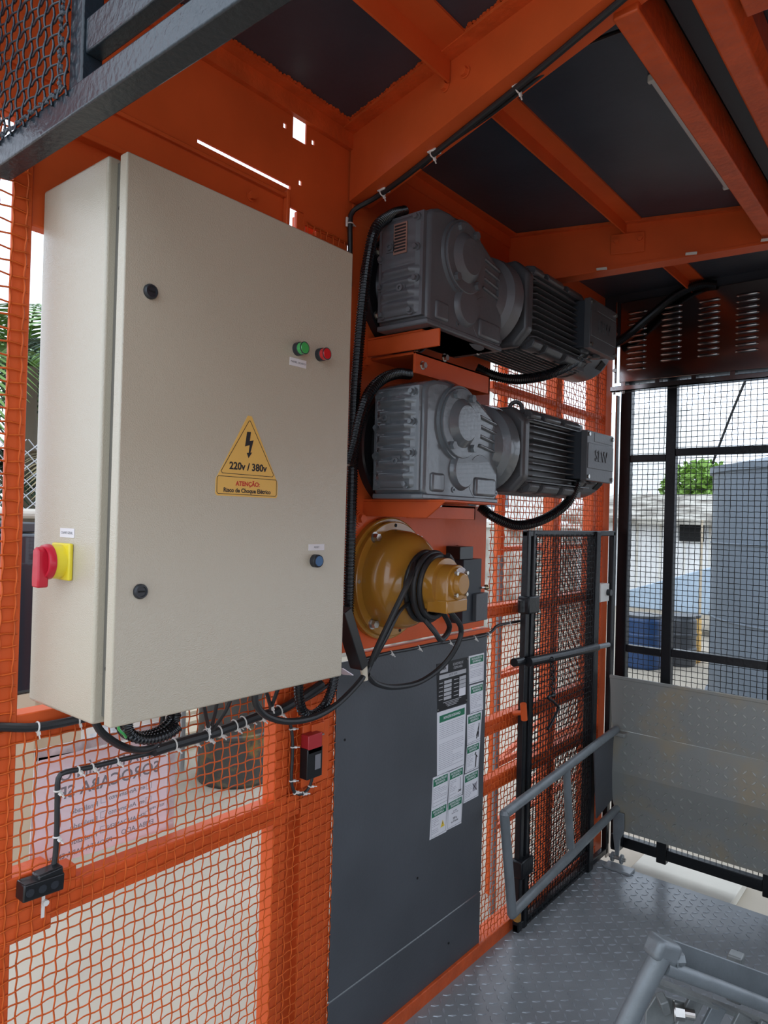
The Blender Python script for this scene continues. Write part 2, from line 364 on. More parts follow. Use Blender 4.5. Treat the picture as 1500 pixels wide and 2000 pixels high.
# grey sheet panels below the drive plate
p_ = MB().box((-0.004, 1.532, 0.246), (0.004, 2.372, 1.236)).build('panel', 'panel_grey', WL, bevel=0.0015)
MB().box((-0.004, 1.532, 0.048), (0.003, 2.372, 0.240)).build('panel', 'panel_grey', WL, bevel=0.0015)
scr = MB()
for px, py in ((673, 1445), (815, 1715), (876, 1842)): scr.cyl(AX(px, py, 0.0035), V3(AX(px, py, 0.0035))+V3((0.002,0,0)), 0.004, n=10)
scr.build('screw_head', 'dark_hole', WL)
wd = MB()
for k in range(46):                                   # weld beads along the sill
    y = 1.5+k*0.043+random.uniform(-.01, .01); wd.lathe((0.012, y, 0.047), (0,1,0), [(0, .001), (.008, .004), (.02, .001)], 6)
wd.build('weld_bead', 'orange_rough', WL)

# ---- ceiling
CZ = 2.80
CE = empty('ceiling', (0.8, 1.9, CZ), 'dark roof panels on orange steel beams', kind='structure')
MB().box((-0.06, 0.28, CZ), (1.75, 3.62, CZ+0.03)).build('roof_panel', 'ceiling_dark', CE)
def L1(x): return np.array([x, 1.53-0.253*x])
def L2(x): return np.array([x, 2.47+0.32*x])
def zb1(x): return 2.605+0.105*x                     # underside of the near tapered beam
def zb2(x): return 2.605+0.075*x
def tapered(name, L, zb, x1, fl, near_top):
    a, b = L(0.0), L(x1); d = _n([b[0]-a[0], b[1]-a[1], 0]); nrm = np.array([-d[1], d[0], 0])     # +y side
    P = lambda x, z, off=0: np.array([*L(x), z])+nrm*off
    w = MB(); t = 0.008
    vs = [P(0, zb(0)), P(x1, zb(x1)), P(x1, CZ), P(0, CZ)]; vs += [p+nrm*t for p in vs]
    w.add(vs, [(0,1,2,3),(7,6,5,4),(0,4,5,1),(1,5,6,2),(2,6,7,3),(3,7,4,0)])
    o = w.build(name, 'orange_paint', CE)
    f = MB(); f0, f1 = fl
    vs = [P(0, zb(0), f0), P(x1, zb(x1), f0), P(x1, zb(x1), f1), P(0, zb(0), f1)]; vs += [p+np.array([0,0,-0.009]) for p in vs]
    f.add(vs, [(0,1,2,3),(7,6,5,4),(0,4,5,1),(1,5,6,2),(2,6,7,3),(3,7,4,0)])
    f.build('flange', 'orange_paint', o)
    g = MB(); n0, n1 = near_top
    vs = [P(0, CZ-.001, n0), P(x1, CZ-.001, n0), P(x1, CZ-.001, n1), P(0, CZ-.001, n1)]; vs += [p+np.array([0,0,-0.010]) for p in vs]
    g.add(vs, [(0,1,2,3),(7,6,5,4),(0,4,5,1),(1,5,6,2),(2,6,7,3),(3,7,4,0)]); g.build('flange', 'orange_rough', o)
    return o
NB = tapered('near_beam', L1, zb1, 1.25, (0.0, 0.075), (-0.042, 0.0)); FB = tapered('far_beam', L2, zb2, 1.55, (-0.004, 0.065), (-0.02, 0.0))
def angle_beam(x0, y0, y1, zl, w, m='orange_paint'):
    b = MB(); b.box((x0, y0, zl), (x0+0.006, y1, CZ)); b.box((x0, y0, CZ-0.007), (x0+w, y1, CZ-0.0005)); return b.build('angle_beam', m, CE)
angle_beam(0.415, L1(.42)[1]+0.01, L2(.44)[1]-0.01, 2.752, 0.062)
angle_beam(0.415, L2(.46)[1]+0.01, 3.42, 2.752, 0.062)
xa = AZ(870, 110, 2.76)[0]
angle_beam(xa-.03, 0.3, L1(xa)[1], 2.735, 0.085)
b = MB(); b.box((-0.004, 0.30, CZ-0.055), (0.012, 1.53, CZ-.001)); b.box((-0.004, 0.30, CZ-0.008), (0.045, 1.53, CZ-.0005)); b.build('edge_angle', 'orange_rough', CE)
b = MB(); b.box((-0.004, 1.56, CZ-0.05), (0.006, 2.47, CZ-.001)); b.box((-0.004, 1.56, CZ-0.008), (0.035, 2.47, CZ-.0005)); b.box((-0.006,1.55,2.47),(-0.001,3.45,CZ)); b.build('edge_angle', 'orange_paint', CE)
# box beam on the right, second beam and cross beam
MB().box((0.858, L1(.86)[1]+0.05, 2.672), (0.910, 3.1, CZ-0.02)).build('box_beam', 'orange_rough', CE, bevel=0.004)
xc = AZ(1383, 77, 2.70)[0]; 
MB().prism([(0,0),(0.055,0),(0.075,0.03),(0.075,0.10),(0,0.10)], (0.985, 0.9, 2.70), (1,0,0), (0,0,1), (0, 2.3, 0)).build('box_beam', 'orange_rough', CE, bevel=0.006)
yc = AZ(1440, 55, 2.70)[1]
b = MB(); b.box((1.06, yc-0.10, 2.70), (1.75, yc-0.02, 2.712)); b.box((1.06, yc-0.10, 2.70), (1.75, yc-0.092, CZ)); b.box((1.06,yc-0.10,CZ-.012),(1.75,yc-0.03,CZ-.001)); b.build('cross_beam', 'orange_rough', CE, bevel=0.003)
MB().box((0.93, 0.9, CZ-0.06), (0.985, 3.2, CZ-0.005)).build('dark_gap_fill', 'box_dark', CE)  # dark box filling the gap between the two beams
bb = MB()
for px, py in ((875, 173), (913, 143)): 
    q = AZ(px, py, 2.735); xx = q[0]; bb.hexa((xx, L1(xx)[1]-0.001, 2.735), (-.25,-1,0), 0.011)
bb.build('bolt', 'orange_paint', CE)
gp = MB(); x0 = 0.40; y0 = L2(x0)[1]
gp.bar((x0-.03, L2(x0-.03)[1]-.008, 2.715), (x0+.085, L2(x0+.085)[1]-.008, 2.715), 0.006, 0.075); gp.build('splice_plate', 'orange_paint', CE, bevel=.002)
bb = MB()
for dx in (-.01, 0.07): bb.hexa((x0+dx, L2(x0+dx)[1]-.012, 2.725), (.3,-1,0), 0.010)
bb.build('bolt', 'orange_paint', CE)
for k, (px, py) in enumerate(((1175, 525), (1350, 495), (1498, 468))):
    z = zb2(0.3+k*.3)-0.0095; q = AZ(px, py, z); b = MB(); b.bar((q[0]-.018, q[1]-.006, z), (q[0]+.018, q[1]+.006, z), 0.020, 0.004); b.build('clip_base', 'white_plastic', CE, bevel=.001)
# torn putty edge along the near beam: little blobs of orange paint on the dark roof
pb = MB()
for k in range(70):
    x = k*0.011; q = L1(x); s = random.uniform(.004, .009); pb.lathe((q[0], q[1]-0.042-random.uniform(0,.004), CZ-.0035), (0,0,1), [(0, s), (.003, s*.9)], 7)
for k in range(80):
    y = .55+k*0.0122; s = random.uniform(.004, .009); pb.lathe((.045+random.uniform(0,.004), y, CZ-.0035), (0,0,1), [(0, s), (.003, s*.9)], 7)
pb.build('paint_edge', 'orange_rough', CE)
# LED tube on the roof beside the box beam
q0 = AZ(1292, 150, CZ-.012); q1 = AZ(1430, 360, CZ-.012)
LT = empty('tube_light', (q0[0], (q0[1]+q1[1])/2, CZ-.03), 'slim unlit white tube light on the roof beside the orange box beam', 'light')
MB().prism([(-.018,0),(.018,0),(.014,-.02),(-.014,-.02)], (q0[0]-.012, q0[1], CZ), (1,0,0), (0,0,1), (0, q1[1]-q0[1], 0)).build('diffuser', 'led_diffuser', LT, bevel=.003)
for y in (q0[1]-.012, q1[1]-.002): MB().box((q0[0]-.032, y, CZ-.022), (q0[0]+.008, y+.014, CZ)).build('end_cap', 'white_plastic', LT, bevel=.004)

# ---- unseen sheets and posts added behind the camera to shade the upper cage
WR = empty('wall_right_shade', (1.74, 1.9, 0), 'unseen orange header sheet and posts added behind the camera to shade the cage', kind='structure')
MB().box((1.735, 0.28, 1.60), (1.75, 3.44, 2.80)).build('shade_header_sheet', 'orange_paint', WR)
MB().box((1.735, 0.28, 0.0), (1.75, 3.44, 0.9)).build('added_kick_sheet', 'panel_grey', WR)
for y in (0.30, 1.55, 3.38): MB().box((1.72, y, 0), (1.77, y+.05, 2.8)).build('post', 'orange_paint', WR)

# ================================================================== ELECTRICAL CABINET
CY0, CY1, CZ0, CZ1, DX = 0.641, 1.237, 1.292, 2.290, 0.290
DY0 = 0.652
EC = empty('electrical_cabinet', (0.14, (CY0+CY1)/2, CZ0), 'large cream steel electrical cabinet hung on the orange mesh wall', 'cabinet')
MB().box((-0.004, CY0+.004, CZ0-.003), (0.240, CY1-.006, CZ1+.006)).build('body', 'cabinet_cream', EC, bevel=.006, segs=3)
MB().box((0.236, CY0+.022, CZ0+.010), (0.270, CY1-.014, CZ1-.004)).build('door_gap', 'cabinet_seal', EC)
door = MB().box((0.266, DY0, CZ0), (DX, CY1, CZ1)).build('door', 'cabinet_cream', EC, bevel=.0035, segs=3)
hl = MB()
for z in (AY(232, 408, CY0+.022)[2], AY(201, 1304, CY0+.022)[2]): hl.cyl((.253, CY0+.0225, z), (.253, CY0+.0205, z), .0042, n=12)
hl.build('vent_hole', 'dark_hole', EC)
def on_door(px, py, dx=0.0): return V3(AX(px, py, DX+dx))
for px, py in ((293, 570), (273, 1155)):
    p = on_door(px, py); b = MB(); b.lathe(p, (1,0,0), [(0, .0135), (.004, .0135), (.008, .0115), (.008, .009), (.006, .0085)], 24); lk = b.build('door_lock', 'dark_button', EC)
    MB().bar(p+V3((.0062, -.006, 0)), p+V3((.0062, .006, 0)), .002, .0026).build('slot', 'dark_hole', lk)
for px, py, m, lab in ((587, 684, 'lamp_green', 'round green indicator lamp'), (630, 695, 'lamp_red', 'round red indicator lamp'), (620, 1095, 'button_blue', 'round blue reset push button')):
    p = on_door(px, py); p = p-V3((0, .010, 0)); b = MB(); b.lathe(p, (1,0,0), [(0, .0145), (.012, .0145), (.013, .0135)], 24); r_ = b.build('indicator_lamp' if 'lamp' in m else 'push_button', 'dark_button', EC); r_['label'] = lab
    b = MB()
    if 'lamp' in m: b.lathe(p+V3((.013,0,0)), (1,0,0), [(0, .0132), (.010, .0132), (.012, .011)], 24)
    else: b.lathe(p+V3((.013,0,0)), (1,0,0), [(0, .0115), (.003, .0115)], 24)
    b.build('lens' if 'lamp' in m else 'button_face', m, r_)
    b = MB(); b.torus(p+V3((.0235 if 'lamp' in m else .0150,0,0)), (1,0,0), .0127, .0012, 24, 6); b.build('ring', 'dark_button', r_)
def name_plate(p0, p1, u, n, word, size):
    p0 = V3(p0); p1 = V3(p1); b = MB(); c = (p0+p1)/2; h = abs(p1[2]-p0[2]); d = V3(u); w = abs((p1-p0)@d)
    b.bar(c-d*w/2, c+d*w/2, .0012, h, (0,0,1)); o = b.build('name_label', 'label_white', EC)
    text('lettering', word, c+V3(n)*.0007, u, (0,0,1), size, 'print_grey', o, ext=.0002)
a = on_door(566, 706, .0005); c = on_door(598, 709, .0005); name_plate((a[0], a[1], a[2]+.010), (a[0], c[1], a[2]-.007), (0,1,0), (1,0,0), 'PAINEL LIGADO', .0062)
a = on_door(603, 1063, .0005); c = on_door(633, 1076, .0005); name_plate(a, (a[0], c[1], a[2]-.014), (0,1,0), (1,0,0), 'RESET', .0062)
SY = CY0+.004
a = V3(AY(118, 1031, SY-.0005)); c = V3(AY(145, 1049, SY-.0005)); name_plate(a, (c[0], a[1], a[2]-.017), (1,0,0), (0,-1,0), 'CHAVE GERAL', .0068)
# warning sticker
def od(px, py): p = on_door(px, py); return (p[1], p[2])
ap, bl_, br_ = od(484, 812), od(427, 927), od(537, 938); q0, q1 = od(419, 926), od(538, 962)
cx_ = (bl_[0]+br_[0])/2; zt = ap[1]; zm = bl_[1]-.002; zb_ = q0[1]-.041; hw = (br_[0]-bl_[0])/2+.001
st = MB().prism([(-.005, zt-zm), (.005, zt-zm), (hw, 0.004), (hw+.005, -.004), (hw+.006, -.010), (hw+.006, zb_-zm+.004), (hw+.002, zb_-zm), (-hw-.002, zb_-zm), (-hw-.006, zb_-zm+.004), (-hw-.006, -.010), (-hw-.005, -.004), (-hw, 0.004)], (DX, cx_, zm), (0,1,0), (0,0,1), (.0008, 0, 0)).build('warning_sticker', 'sticker', EC)
st['label'] = 'yellow triangular electric shock warning sticker'
o_ = V3((DX+.0008, cx_, zm)); yv = V3((0,1,0)); zv = V3((0,0,1)); H_ = zt-zm
def outline(poly, t, name='border'):
    b = MB(); n = len(poly)
    for i in range(n):
        p, q = poly[i], poly[(i+1) % n]; b.bar(o_+yv*p[0]+zv*p[1], o_+yv*q[0]+zv*q[1], .0006, t, (0,0,1)) if abs(p[0]-q[0]) > abs(p[1]-q[1])*0.01 else b.bar(o_+yv*p[0]+zv*p[1], o_+yv*q[0]+zv*q[1], .0006, t, (0,1,0))
    b.build(name, 'print_black', st)
def outl2(poly, t, name='border'):
    b = MB(); n = len(poly)
    for i in range(n):
        p, q = np.array(poly[i]), np.array(poly[(i+1) % n]); d = (q-p)/np.linalg.norm(q-p); nn = np.array([-d[1], d[0]])*t/2
        b.prism([tuple(p-nn), tuple(q-nn), tuple(q+nn), tuple(p+nn)], o_, (0,1,0), (0,0,1), (.0003,0,0))
    b.build(name, 'print_black', st)
outl2([(-.0015, H_-.010), (.0015, H_-.010), (hw-.006, .010), (hw-.009, .006), (-hw+.009, .006), (-hw+.006, .010)], .0011)
zz = zb_-zm
outl2([(-hw, 0.000), (hw, 0.000), (hw+.003, -.003), (hw+.003, zz+.007), (hw, zz+.004), (-hw, zz+.004), (-hw-.003, zz+.007), (-hw-.003, -.003)], .0011)
S = H_
MB().prism([(-.006, S*.74), (.004, S*.745), (.0015, S*.60), (.0115, S*.615), (.004, S*.41), (.0085, S*.415), (-.0005, S*.32), (-.0055, S*.40), (-.0005, S*.405), (.0015, S*.53), (-.0105, S*.50)], o_, (0,1,0), (0,0,1), (.0003,0,0)).build('lightning_bolt', 'print_black', st)
text('lettering', '220v / 380v', o_+zv*S*.17, yv, zv, .0205, 'print_black', st, bold=.03, ext=.0003)
text('lettering', 'ATENÇÃO:', o_+zv*(zz*.34), yv, zv, .0125, 'print_red', st, bold=.034, ext=.0003)
text('lettering', 'Risco de Choque Elétrico', o_+zv*(zz*.70), yv, zv, .0118, 'print_black', st, bold=.030, ext=.0003)
# main rotary switch on the cabinet's side
a = V3(AY(105, 1056, SY)); c = V3(AY(150, 1056, SY)); mc = V3(((a[0]+c[0])/2, SY, AY(125, 1096, SY)[2])); hwid = .034
ms = MB().box(mc+V3((-hwid, -.009, -hwid)), mc+V3((hwid, 0, hwid))).build('main_switch', 'switch_yellow', EC, bevel=.003); ms['label'] = 'red and yellow rotary main switch'
b = MB(); b.lathe(mc+V3((0,-.009,0)), (0,-1,0), [(0, .0315), (.020, .0305)], 32); b.build('ring', 'switch_yellow', ms)
b = MB(); b.lathe(mc+V3((0,-.029,0)), (0,-1,0), [(0, .0325), (.006, .0325), (.012, .030), (.012, .026), (.007, .024)], 32); b.build('dial', 'switch_red', ms)
b = MB(); b.prism([(-.011, .022), (0, .028), (.011, .022), (.013, -.030), (.012, -.046), (-.012, -.046), (-.013, -.030)], mc+V3((0,-.034,0)), (1,0,0), (0,0,1), (0,-.020,0)); b.build('handle', 'switch_red', ms, bevel=.003)
# cable gland and socket below the body
b = MB(); p = V3(AY(172, 1424, .72)); b.lathe((p[0]-.02, .70, CZ0-.002), (0,0,-1), [(0, .022), (.012, .022), (.02, .014)], 18); b.build('cable_gland', 'white_plastic', EC)

# ================================================================== DRIVE PLATE
DP = empty('drive_plate', (-0.006, 1.95, 1.255), 'thick orange steel drive plate carrying both gear motors', 'machine plate')
dp = MB(); dp.box((-0.014, 1.552, 1.262), (0.0, 2.352, 2.55)); dp.build('plate', 'orange_paint', DP, bevel=.002)
for px, py in ((708, 707), (700, 1013)):
    p = V3(AX(px, py, 0.0)); b = MB(); b.cyl(p, p+V3((.006,0,0)), .024, n=24); b.cyl(p+V3((.006,0,0)), p+V3((.010,0,0)), .019, n=24); b.cyl(p+V3((.010,0,0)), p+V3((.022,0,0)), .0135, n=6); b.build('anchor_bolt', 'orange_paint', DP)
def drive_bracket(z, xf, ch, skirt, bolts):
    g = MB(); t = .008
    g.prism([(0.0, 0), (xf, 0), (xf-ch, -.046), (0.0, -.046)] if ch else [(0,0),(xf,0),(xf,-.050),(0,-.050)], (0, 1.63, z), (1,0,0), (0,0,1), (0, t, 0)); br = g.build('bracket', 'orange_paint', DP, bevel=.0015)
    MB().box((0.0, 1.63, z), (xf if ch else .205, 1.70 if not ch else 1.95, z+.006)).build('shelf', 'orange_paint', br, bevel=.001)
    y0, y1, zz0, zz1, x = skirt
    s_ = MB(); s_.box((x-.008, y0, zz0), (x, y1, zz1)); s_.box((0.0, y0, zz1-.008), (x, y1, zz1)); s_.box((0.0, y1-.008, zz0), (x, y1, zz1)); s_.build('angle_support', 'orange_paint', DP, bevel=.0015)
    for bp, d in bolts:
        b = MB(); b.hexa(bp, d, .010, .010); b.build('bolt', 'steel', br)
sx = .15
drive_bracket(1.716, .298, .060, (1.66, 2.03, 1.668, 1.712, sx), [(AX(858, 982, .20), (0,0,-1)), (AX(930, 982, .20), (0,0,-1))])
s0 = AX(811, 700, .17); s1 = AX(958, 690, .17)
drive_bracket(2.206, .265, 0, (s0[1], s1[1], AX(825, 732, .17)[2], AX(825, 690, .17)[2], .17), [(V3(AX(825, 714, .17)), (1,0,0)), (V3(AX(868, 699, .17)), (1,0,0)), (V3(AX(933, 687, .17)), (1,0,0))])

# ================================================================== GEAR MOTORS
def gear_motor(dz, light, label):
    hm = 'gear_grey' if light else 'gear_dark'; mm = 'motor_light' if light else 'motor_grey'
    Z = dz; G = empty('gear_motor', (0.15, 2.1, 1.72+dz), label, 'gear motor', 'gear motors on the drive plate')
    # mounting flange on the plate
    b = MB(); b.lathe((0.0, 1.775, 1.885+Z), (1,0,0), [(0, .190), (.026, .190), (.030, .184), (.030, .150), (.05, .14), (.07, .135)], 48); fl = b.build('mounting_flange', 'flange_black', G)
    b = MB()
    for a in (100, 145, 215, 250, 290): 
        p = V3((.030, 1.775+.168*math.cos(math.radians(a)), 1.885+Z+.168*math.sin(math.radians(a)))); b.hexa(p, (1,0,0), .012)
    b.build('flange_bolt', 'steel' if not light else 'flange_black', fl)
    # housing, a rounded casting drawn in profile (y, z) and given its width in x
    prof = [(1.600,1.740),(1.600,2.030),(1.612,2.052),(1.650,2.066),(1.70,2.070),(1.80,2.058),(1.885,2.040),(1.945,2.010),(1.985,1.990),(2.005,1.955),(2.012,1.80),(2.010,1.745),(1.995,1.722),(1.62,1.722)]
    b = MB(); b.prism(prof, (0.062, 0, Z), (0,1,0), (0,0,1), (0.183, 0, 0)); hs = b.build('gear_housing', hm, G, bevel=.016, segs=4)
    b = MB(); b.box((0.066, 1.592, 1.722+Z), (0.25, 2.005, 1.738+Z)); b.build('foot', hm, hs, bevel=.004)
    # boss and round cover on the +x face
    cy, cz = 1.770, 1.953+Z
    b = MB(); b.lathe((.20, cy, cz), (1,0,0), [(0, .135), (.02, .128), (.040, .115), (.052, .111), (.055, .111)], 48); b.build('boss', hm, G)
    b = MB(); b.lathe((.252, cy, cz), (1,0,0), [(0, .104), (.008, .104), (.010, .102), (.010, .073), (.026, .055), (.028, .052)], 48); cv = b.build('round_cover', hm, G)
    for a in (62, 118, 232, 308):
        p = V3((.262, cy+.089*math.cos(math.radians(a)), cz+.089*math.sin(math.radians(a)))); MB().hexa(p, (1,0,0), .013, .011, False).build('hex_bolt', hm, cv)
    b = MB(); b.lathe((.22, 1.792, 1.815+Z), (1,0,0), [(0, .068), (.024, .062), (.036, .055), (.040, .050)], 36); b.build('shaft_plug', hm, G)
    b = MB(); b.lathe((.22, 1.90, 1.80+Z), (1,0,0), [(0, .09), (.022, .075), (.026, .07)], 30); b.build('boss', hm, G)
    b = MB(); 
    for k in range(4): b.bar((.246, 1.885, 1.99-k*.030+Z), (.246, 1.985, 1.975-k*.030+Z), .014, .010)
    b.build('casting_rib', hm, G, bevel=.004)
    for a_, c_ in (((.236, 1.635, 1.745+Z), (.252, 1.70, 1.80+Z)), ((.236, 1.865, 1.742+Z), (.254, 1.985, 1.80+Z))): MB().box(a_, c_).build('casting_pad', hm, G, bevel=.008, segs=3)
    b = MB()
    for y in (1.752, 1.995): b.lathe((.244, y, 1.755+Z), (1,0,0), [(0, .0085), (.004, .0085), (.004, .004), (.001, .0035)], 14)
    b.build('tapped_hole', hm, G)
    # ribbed inspection cover on the face towards the cabinet
    nx, nz = 10, 90; X0, X1, Z0, Z1 = .078, .228, 1.752+Z, 2.036+Z; vs = []; fs = []
    for j in range(nz+1):
        for i in range(nx+1):
            s, t = i/nx, j/nz; e = min(1, min(s, 1-s)/.12, min(t, 1-t)/.05); w = .5+.5*math.cos(t*2*math.pi*(8.0 if light else 9.0)); lim = 1.0 if (light or t < .52) else 0.15
            vs.append((X0+(X1-X0)*s, 1.590-.013*math.sqrt(max(0, e))-(.011*w*lim*(1 if .18 < s < .86 else .35))*(1 if e >= 1 else .3), Z0+(Z1-Z0)*t))
    for j in range(nz):
        for i in range(nx): k = j*(nx+1)+i; fs.append((k, k+1, k+nx+2, k+nx+1))
    b = MB(); b.add(vs, fs); b.box((X0-.004, 1.586, Z0-.005), (X1+.006, 1.605, Z1+.005)); cvr = b.build('ribbed_cover', hm, G)
    for (s, t) in ((.90,.96),(.90,.66),(.90,.35),(.80,.04),(.10,.93),(.06,.62),(.06,.33),(.12,.04)):
        p = V3((X0+(X1-X0)*s, 1.583, Z0+(Z1-Z0)*t)); b = MB(); b.cyl(p+V3((0,.006,0)), p-V3((0,.004,0)), .0125, n=16); b.cyl(p-V3((0,.004,0)), p-V3((0,.013,0)), .0075, n=6); b.build('cover_bolt', hm, cvr)
    for (s, t) in ((.32, .71), (.60, .27)):
        p = V3((X0+(X1-X0)*s, 1.574, Z0+(Z1-Z0)*t)); b = MB(); b.box(p+V3((-.015, -.002, -.015)), p+V3((.015, .012, .015))); b.lathe(p+V3((0,-.002,0)), (0,-1,0), [(0, .0105), (.007, .0105), (.007, .005), (.002, .0045)], 16); b.build('drain_plug', hm, cvr)
    if not light:
        b = MB(); n0 = V3((X0+(X1-X0)*.40, 1.572, Z0+(Z1-Z0)*.62)); b.box(n0, n0+V3((.048, .003, .088))); npt = b.build('name_plate', 'copper_plate', G)
        b = MB()
        for k in range(9): b.box(n0+V3((.004, -.0006, .006+k*.009)), n0+V3((.044, .0005, .011+k*.009)))
        b.build('print', 'print_black', npt)
    # adapter between gear case and motor
    mx, mz = 0.142, 1.908+Z
    b = MB(); b.lathe((mx, 1.97, mz), (0,1,0), [(0, .112), (.03, .125), (.045, .146), (.080, .150), (.095, .150), (.10, .128), (.135, .118)], 48); b.build('adapter', hm, G)
    # motor
    h = .145; c_ = .050; sq = [(-h, -h+c_), (-h+c_, -h), (h-c_, -h), (h, -h+c_), (h, h-c_), (h-c_, h), (-h+c_, h), (-h, h-c_)]
    MB().prism(sq, (mx, 2.100, mz), (1,0,0), (0,0,1), (0, .045, 0)).build('end_shield', mm, G, bevel=.012, segs=3)
    b = MB(); b.cyl((mx, 2.13, mz), (mx, 2.63, mz), .114, n=36); mo = b.build('motor_body', 'motor_grey', G)
    def fin(poly, o, u, v, d): MB().prism(poly, o, u, v, d).build('cooling_fin', mm, G)
    yl = 2.640-2.150
    for k in range(11):                                # fins standing out towards the room and towards the wall
        z = mz-.105+k*.021; dzr = abs(z-mz); x_in = math.sqrt(max(0, .114**2-dzr**2))-.004
        for sgn in (1, -1): fin([(0, x_in), (0, .112), (.022, .141), (yl, .141), (yl, x_in)], (mx, 2.150, z-.0018), (0,1,0), (sgn,0,0), (0,0,.0036))
    for k in range(11):                                # fins on top and below
        x = mx-.105+k*.021; dxr = abs(x-mx); z_in = math.sqrt(max(0, .114**2-dxr**2))-.004
        for sgn in (1, -1): fin([(0, z_in), (0, .114), (.022, .141), (yl, .141), (yl, z_in)], (x-.0018, 2.150, mz), (0,1,0), (0,0,sgn), (.0036,0,0))
    for sgn in (1, -1):                                # cast pads at the corners
        b = MB()
        for y0, y1 in ((2.17, 2.235), (2.27, 2.39), (2.43, 2.56)):
            b.prism([(.080, .108), (.132, .108), (.139, .121), (.128, .139), (.100, .145), (.080, .141)], (mx, y0, mz), (1,0,0), (0,0,sgn), (0, y1-y0, 0))
        b.build('corner_pad', mm, G, bevel=.004)
        b = MB(); b.prism([(.08,.09),(.122,.098),(.128,.114),(.092,.132)], (mx, 2.15, mz), (1,0,0), (0,0,sgn), (0,.47,0)); b.build('corner_rail', mm, G)
    b = MB(); b.lathe((mx, 2.625, mz), (0,1,0), [(0, .130), (.004, .141), (.030, .144), (.036, .141), (.045, .141), (.205, .139), (.235, .131), (.250, .112), (.252, .02)], 48); cw = b.build('fan_cowl', 'cowl', G)
    b = MB(); b.torus((mx, 2.672, mz), (0,1,0), .1425, .0022, 48, 6); b.torus((mx, 2.680, mz), (0,1,0), .1425, .0022, 48, 6); b.build('clamp_band', 'cowl', cw)
    for a in (-38,):
        an = math.radians(a); cp = V3((mx+.1385*math.cos(an), 2.80, mz+.1385*math.sin(an))); tv = V3((-math.sin(an), 0, math.cos(an))); rv = V3((math.cos(an), 0, math.sin(an)))
        b = MB(); b.prism([(-.026, -.020), (.020, -.020), (.026, .012), (-.020, .020)], cp-rv*.006, (0,1,0), tv, rv*.010); b.build('cowl_opening', 'dark_hole', cw)
    # terminal box
    b = MB(); b.box((.235, 2.500, mz-.076), (.312, 2.735, mz+.100)); tb = b.build('terminal_box', 'box_dark' , G, bevel=.003)
    b = MB(); b.box((.310, 2.496, mz-.082), (.334, 2.745, mz+.104)); b.box((.332, 2.502, mz-.036), (.3365, 2.742, mz+.058)); b.box((.332,2.56,mz+.066),(.335,2.742,mz+.100)); b.build('box_cover', mm, tb, bevel=.005, segs=3)
    text('embossed_letters', 'SEW', (.337, 2.622, mz+.012), (0,1,0), (0,0,1), .060, mm, tb, bold=.004, ext=.0020)
    for y, z in ((2.508, mz-.068), (2.508, mz+.090), (2.734, mz-.068), (2.734, mz+.090)):
        b = MB(); b.cyl((.330, y, z), (.340, y, z), .0075, n=12); b.build('screw', 'steel', tb)
    for xx, yy, rr in ((.275, 2.56, .026), (.285, 2.66, .020)): MB().lathe((xx, yy, mz-.076), (0,0,-1), [(0, rr), (.010, rr), (.013, rr*.75)], 18).build('gland_plug', mm, tb)
    if light:
        b = MB(); b.cyl((mx, 2.30, mz+.125), (mx, 2.30, mz+.150), .014, n=14); b.torus((mx, 2.30, mz+.172), (.5, -.86, 0), .022, .0075, 24, 10); b.build('lifting_eye', mm, G)
        b = MB(); b.cyl((.235, 2.42, mz+.118), (.235, 2.66, mz+.118), .010, n=14); b.cyl((.235, 2.405, mz+.118), (.235, 2.43, mz+.118), .0165, n=16); b.cyl((.235, 2.47, mz+.118), (.235, 2.485, mz+.118), .0145, n=16); b.bar((.245, 2.38, mz+.100), (.245, 2.45, mz+.100), .03, .004); b.build('brake_release_lever', 'steel', G)
    return G
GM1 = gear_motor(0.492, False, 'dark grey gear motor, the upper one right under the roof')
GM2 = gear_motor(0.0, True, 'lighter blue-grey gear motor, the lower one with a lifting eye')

# ================================================================== SAFETY BRAKE (mustard)
SYc, SZc = 1.745, 1.476
SB = empty('safety_brake', (0.02, SYc, SZc-.19), 'mustard yellow bell-shaped safety brake bolted to the orange plate', 'safety brake')
so = V3((0, SYc, SZc))
b = MB(); b.lathe(so, (1,0,0), [(0, .192), (.018, .192), (.020, .188)], 56); b.build('backing_ring', 'mustard', SB)
b = MB(); b.lathe(so+V3((.019,0,0)), (1,0,0), [(0, .180), (.016, .180), (.018, .177), (.018, .15)], 56); b.build('flange', 'mustard', SB)
b = MB(); b.lathe(so, (1,0,0), [(.035, .156), (.060, .153), (.085, .150), (.105, .143), (.122, .130), (.134, .113), (.142, .096), (.150, .086), (.160, .080), (.235, .076)], 56); b.build('bell_housing', 'mustard', SB)
for a in (48, 128, 232, 312):
    p = so+V3((.037, .166*math.cos(math.radians(a)), .166*math.sin(math.radians(a)))); MB().hexa(p, (1,0,0), .013, .016).build('hex_bolt', 'steel', SB)
for a in (90, 180, 258, 282, 0):
    p = so+V3((.037, .168*math.cos(math.radians(a)), .168*math.sin(math.radians(a)))); b = MB(); b.cyl(p, p+V3((.0012,0,0)), .006, n=12); b.build('screw_hole', 'dark_hole' if a != 180 else 'steel', SB)
pf = [(-.052, -.078), (.046, -.078), (.052, -.070), (.052, -.040), (.055, 0)]+[(.055*math.cos(math.radians(a)), .055*math.sin(math.radians(a))) for a in range(15, 180, 15)]+[(-.055, 0), (-.056, -.040)]
b = MB(); b.prism([(p, q) for p, q in pf], so+V3((.185, 0, .004)), (0,1,0), (0,0,1), (.090, 0, 0)); b.build('end_housing', 'mustard', SB, bevel=.004, segs=3)
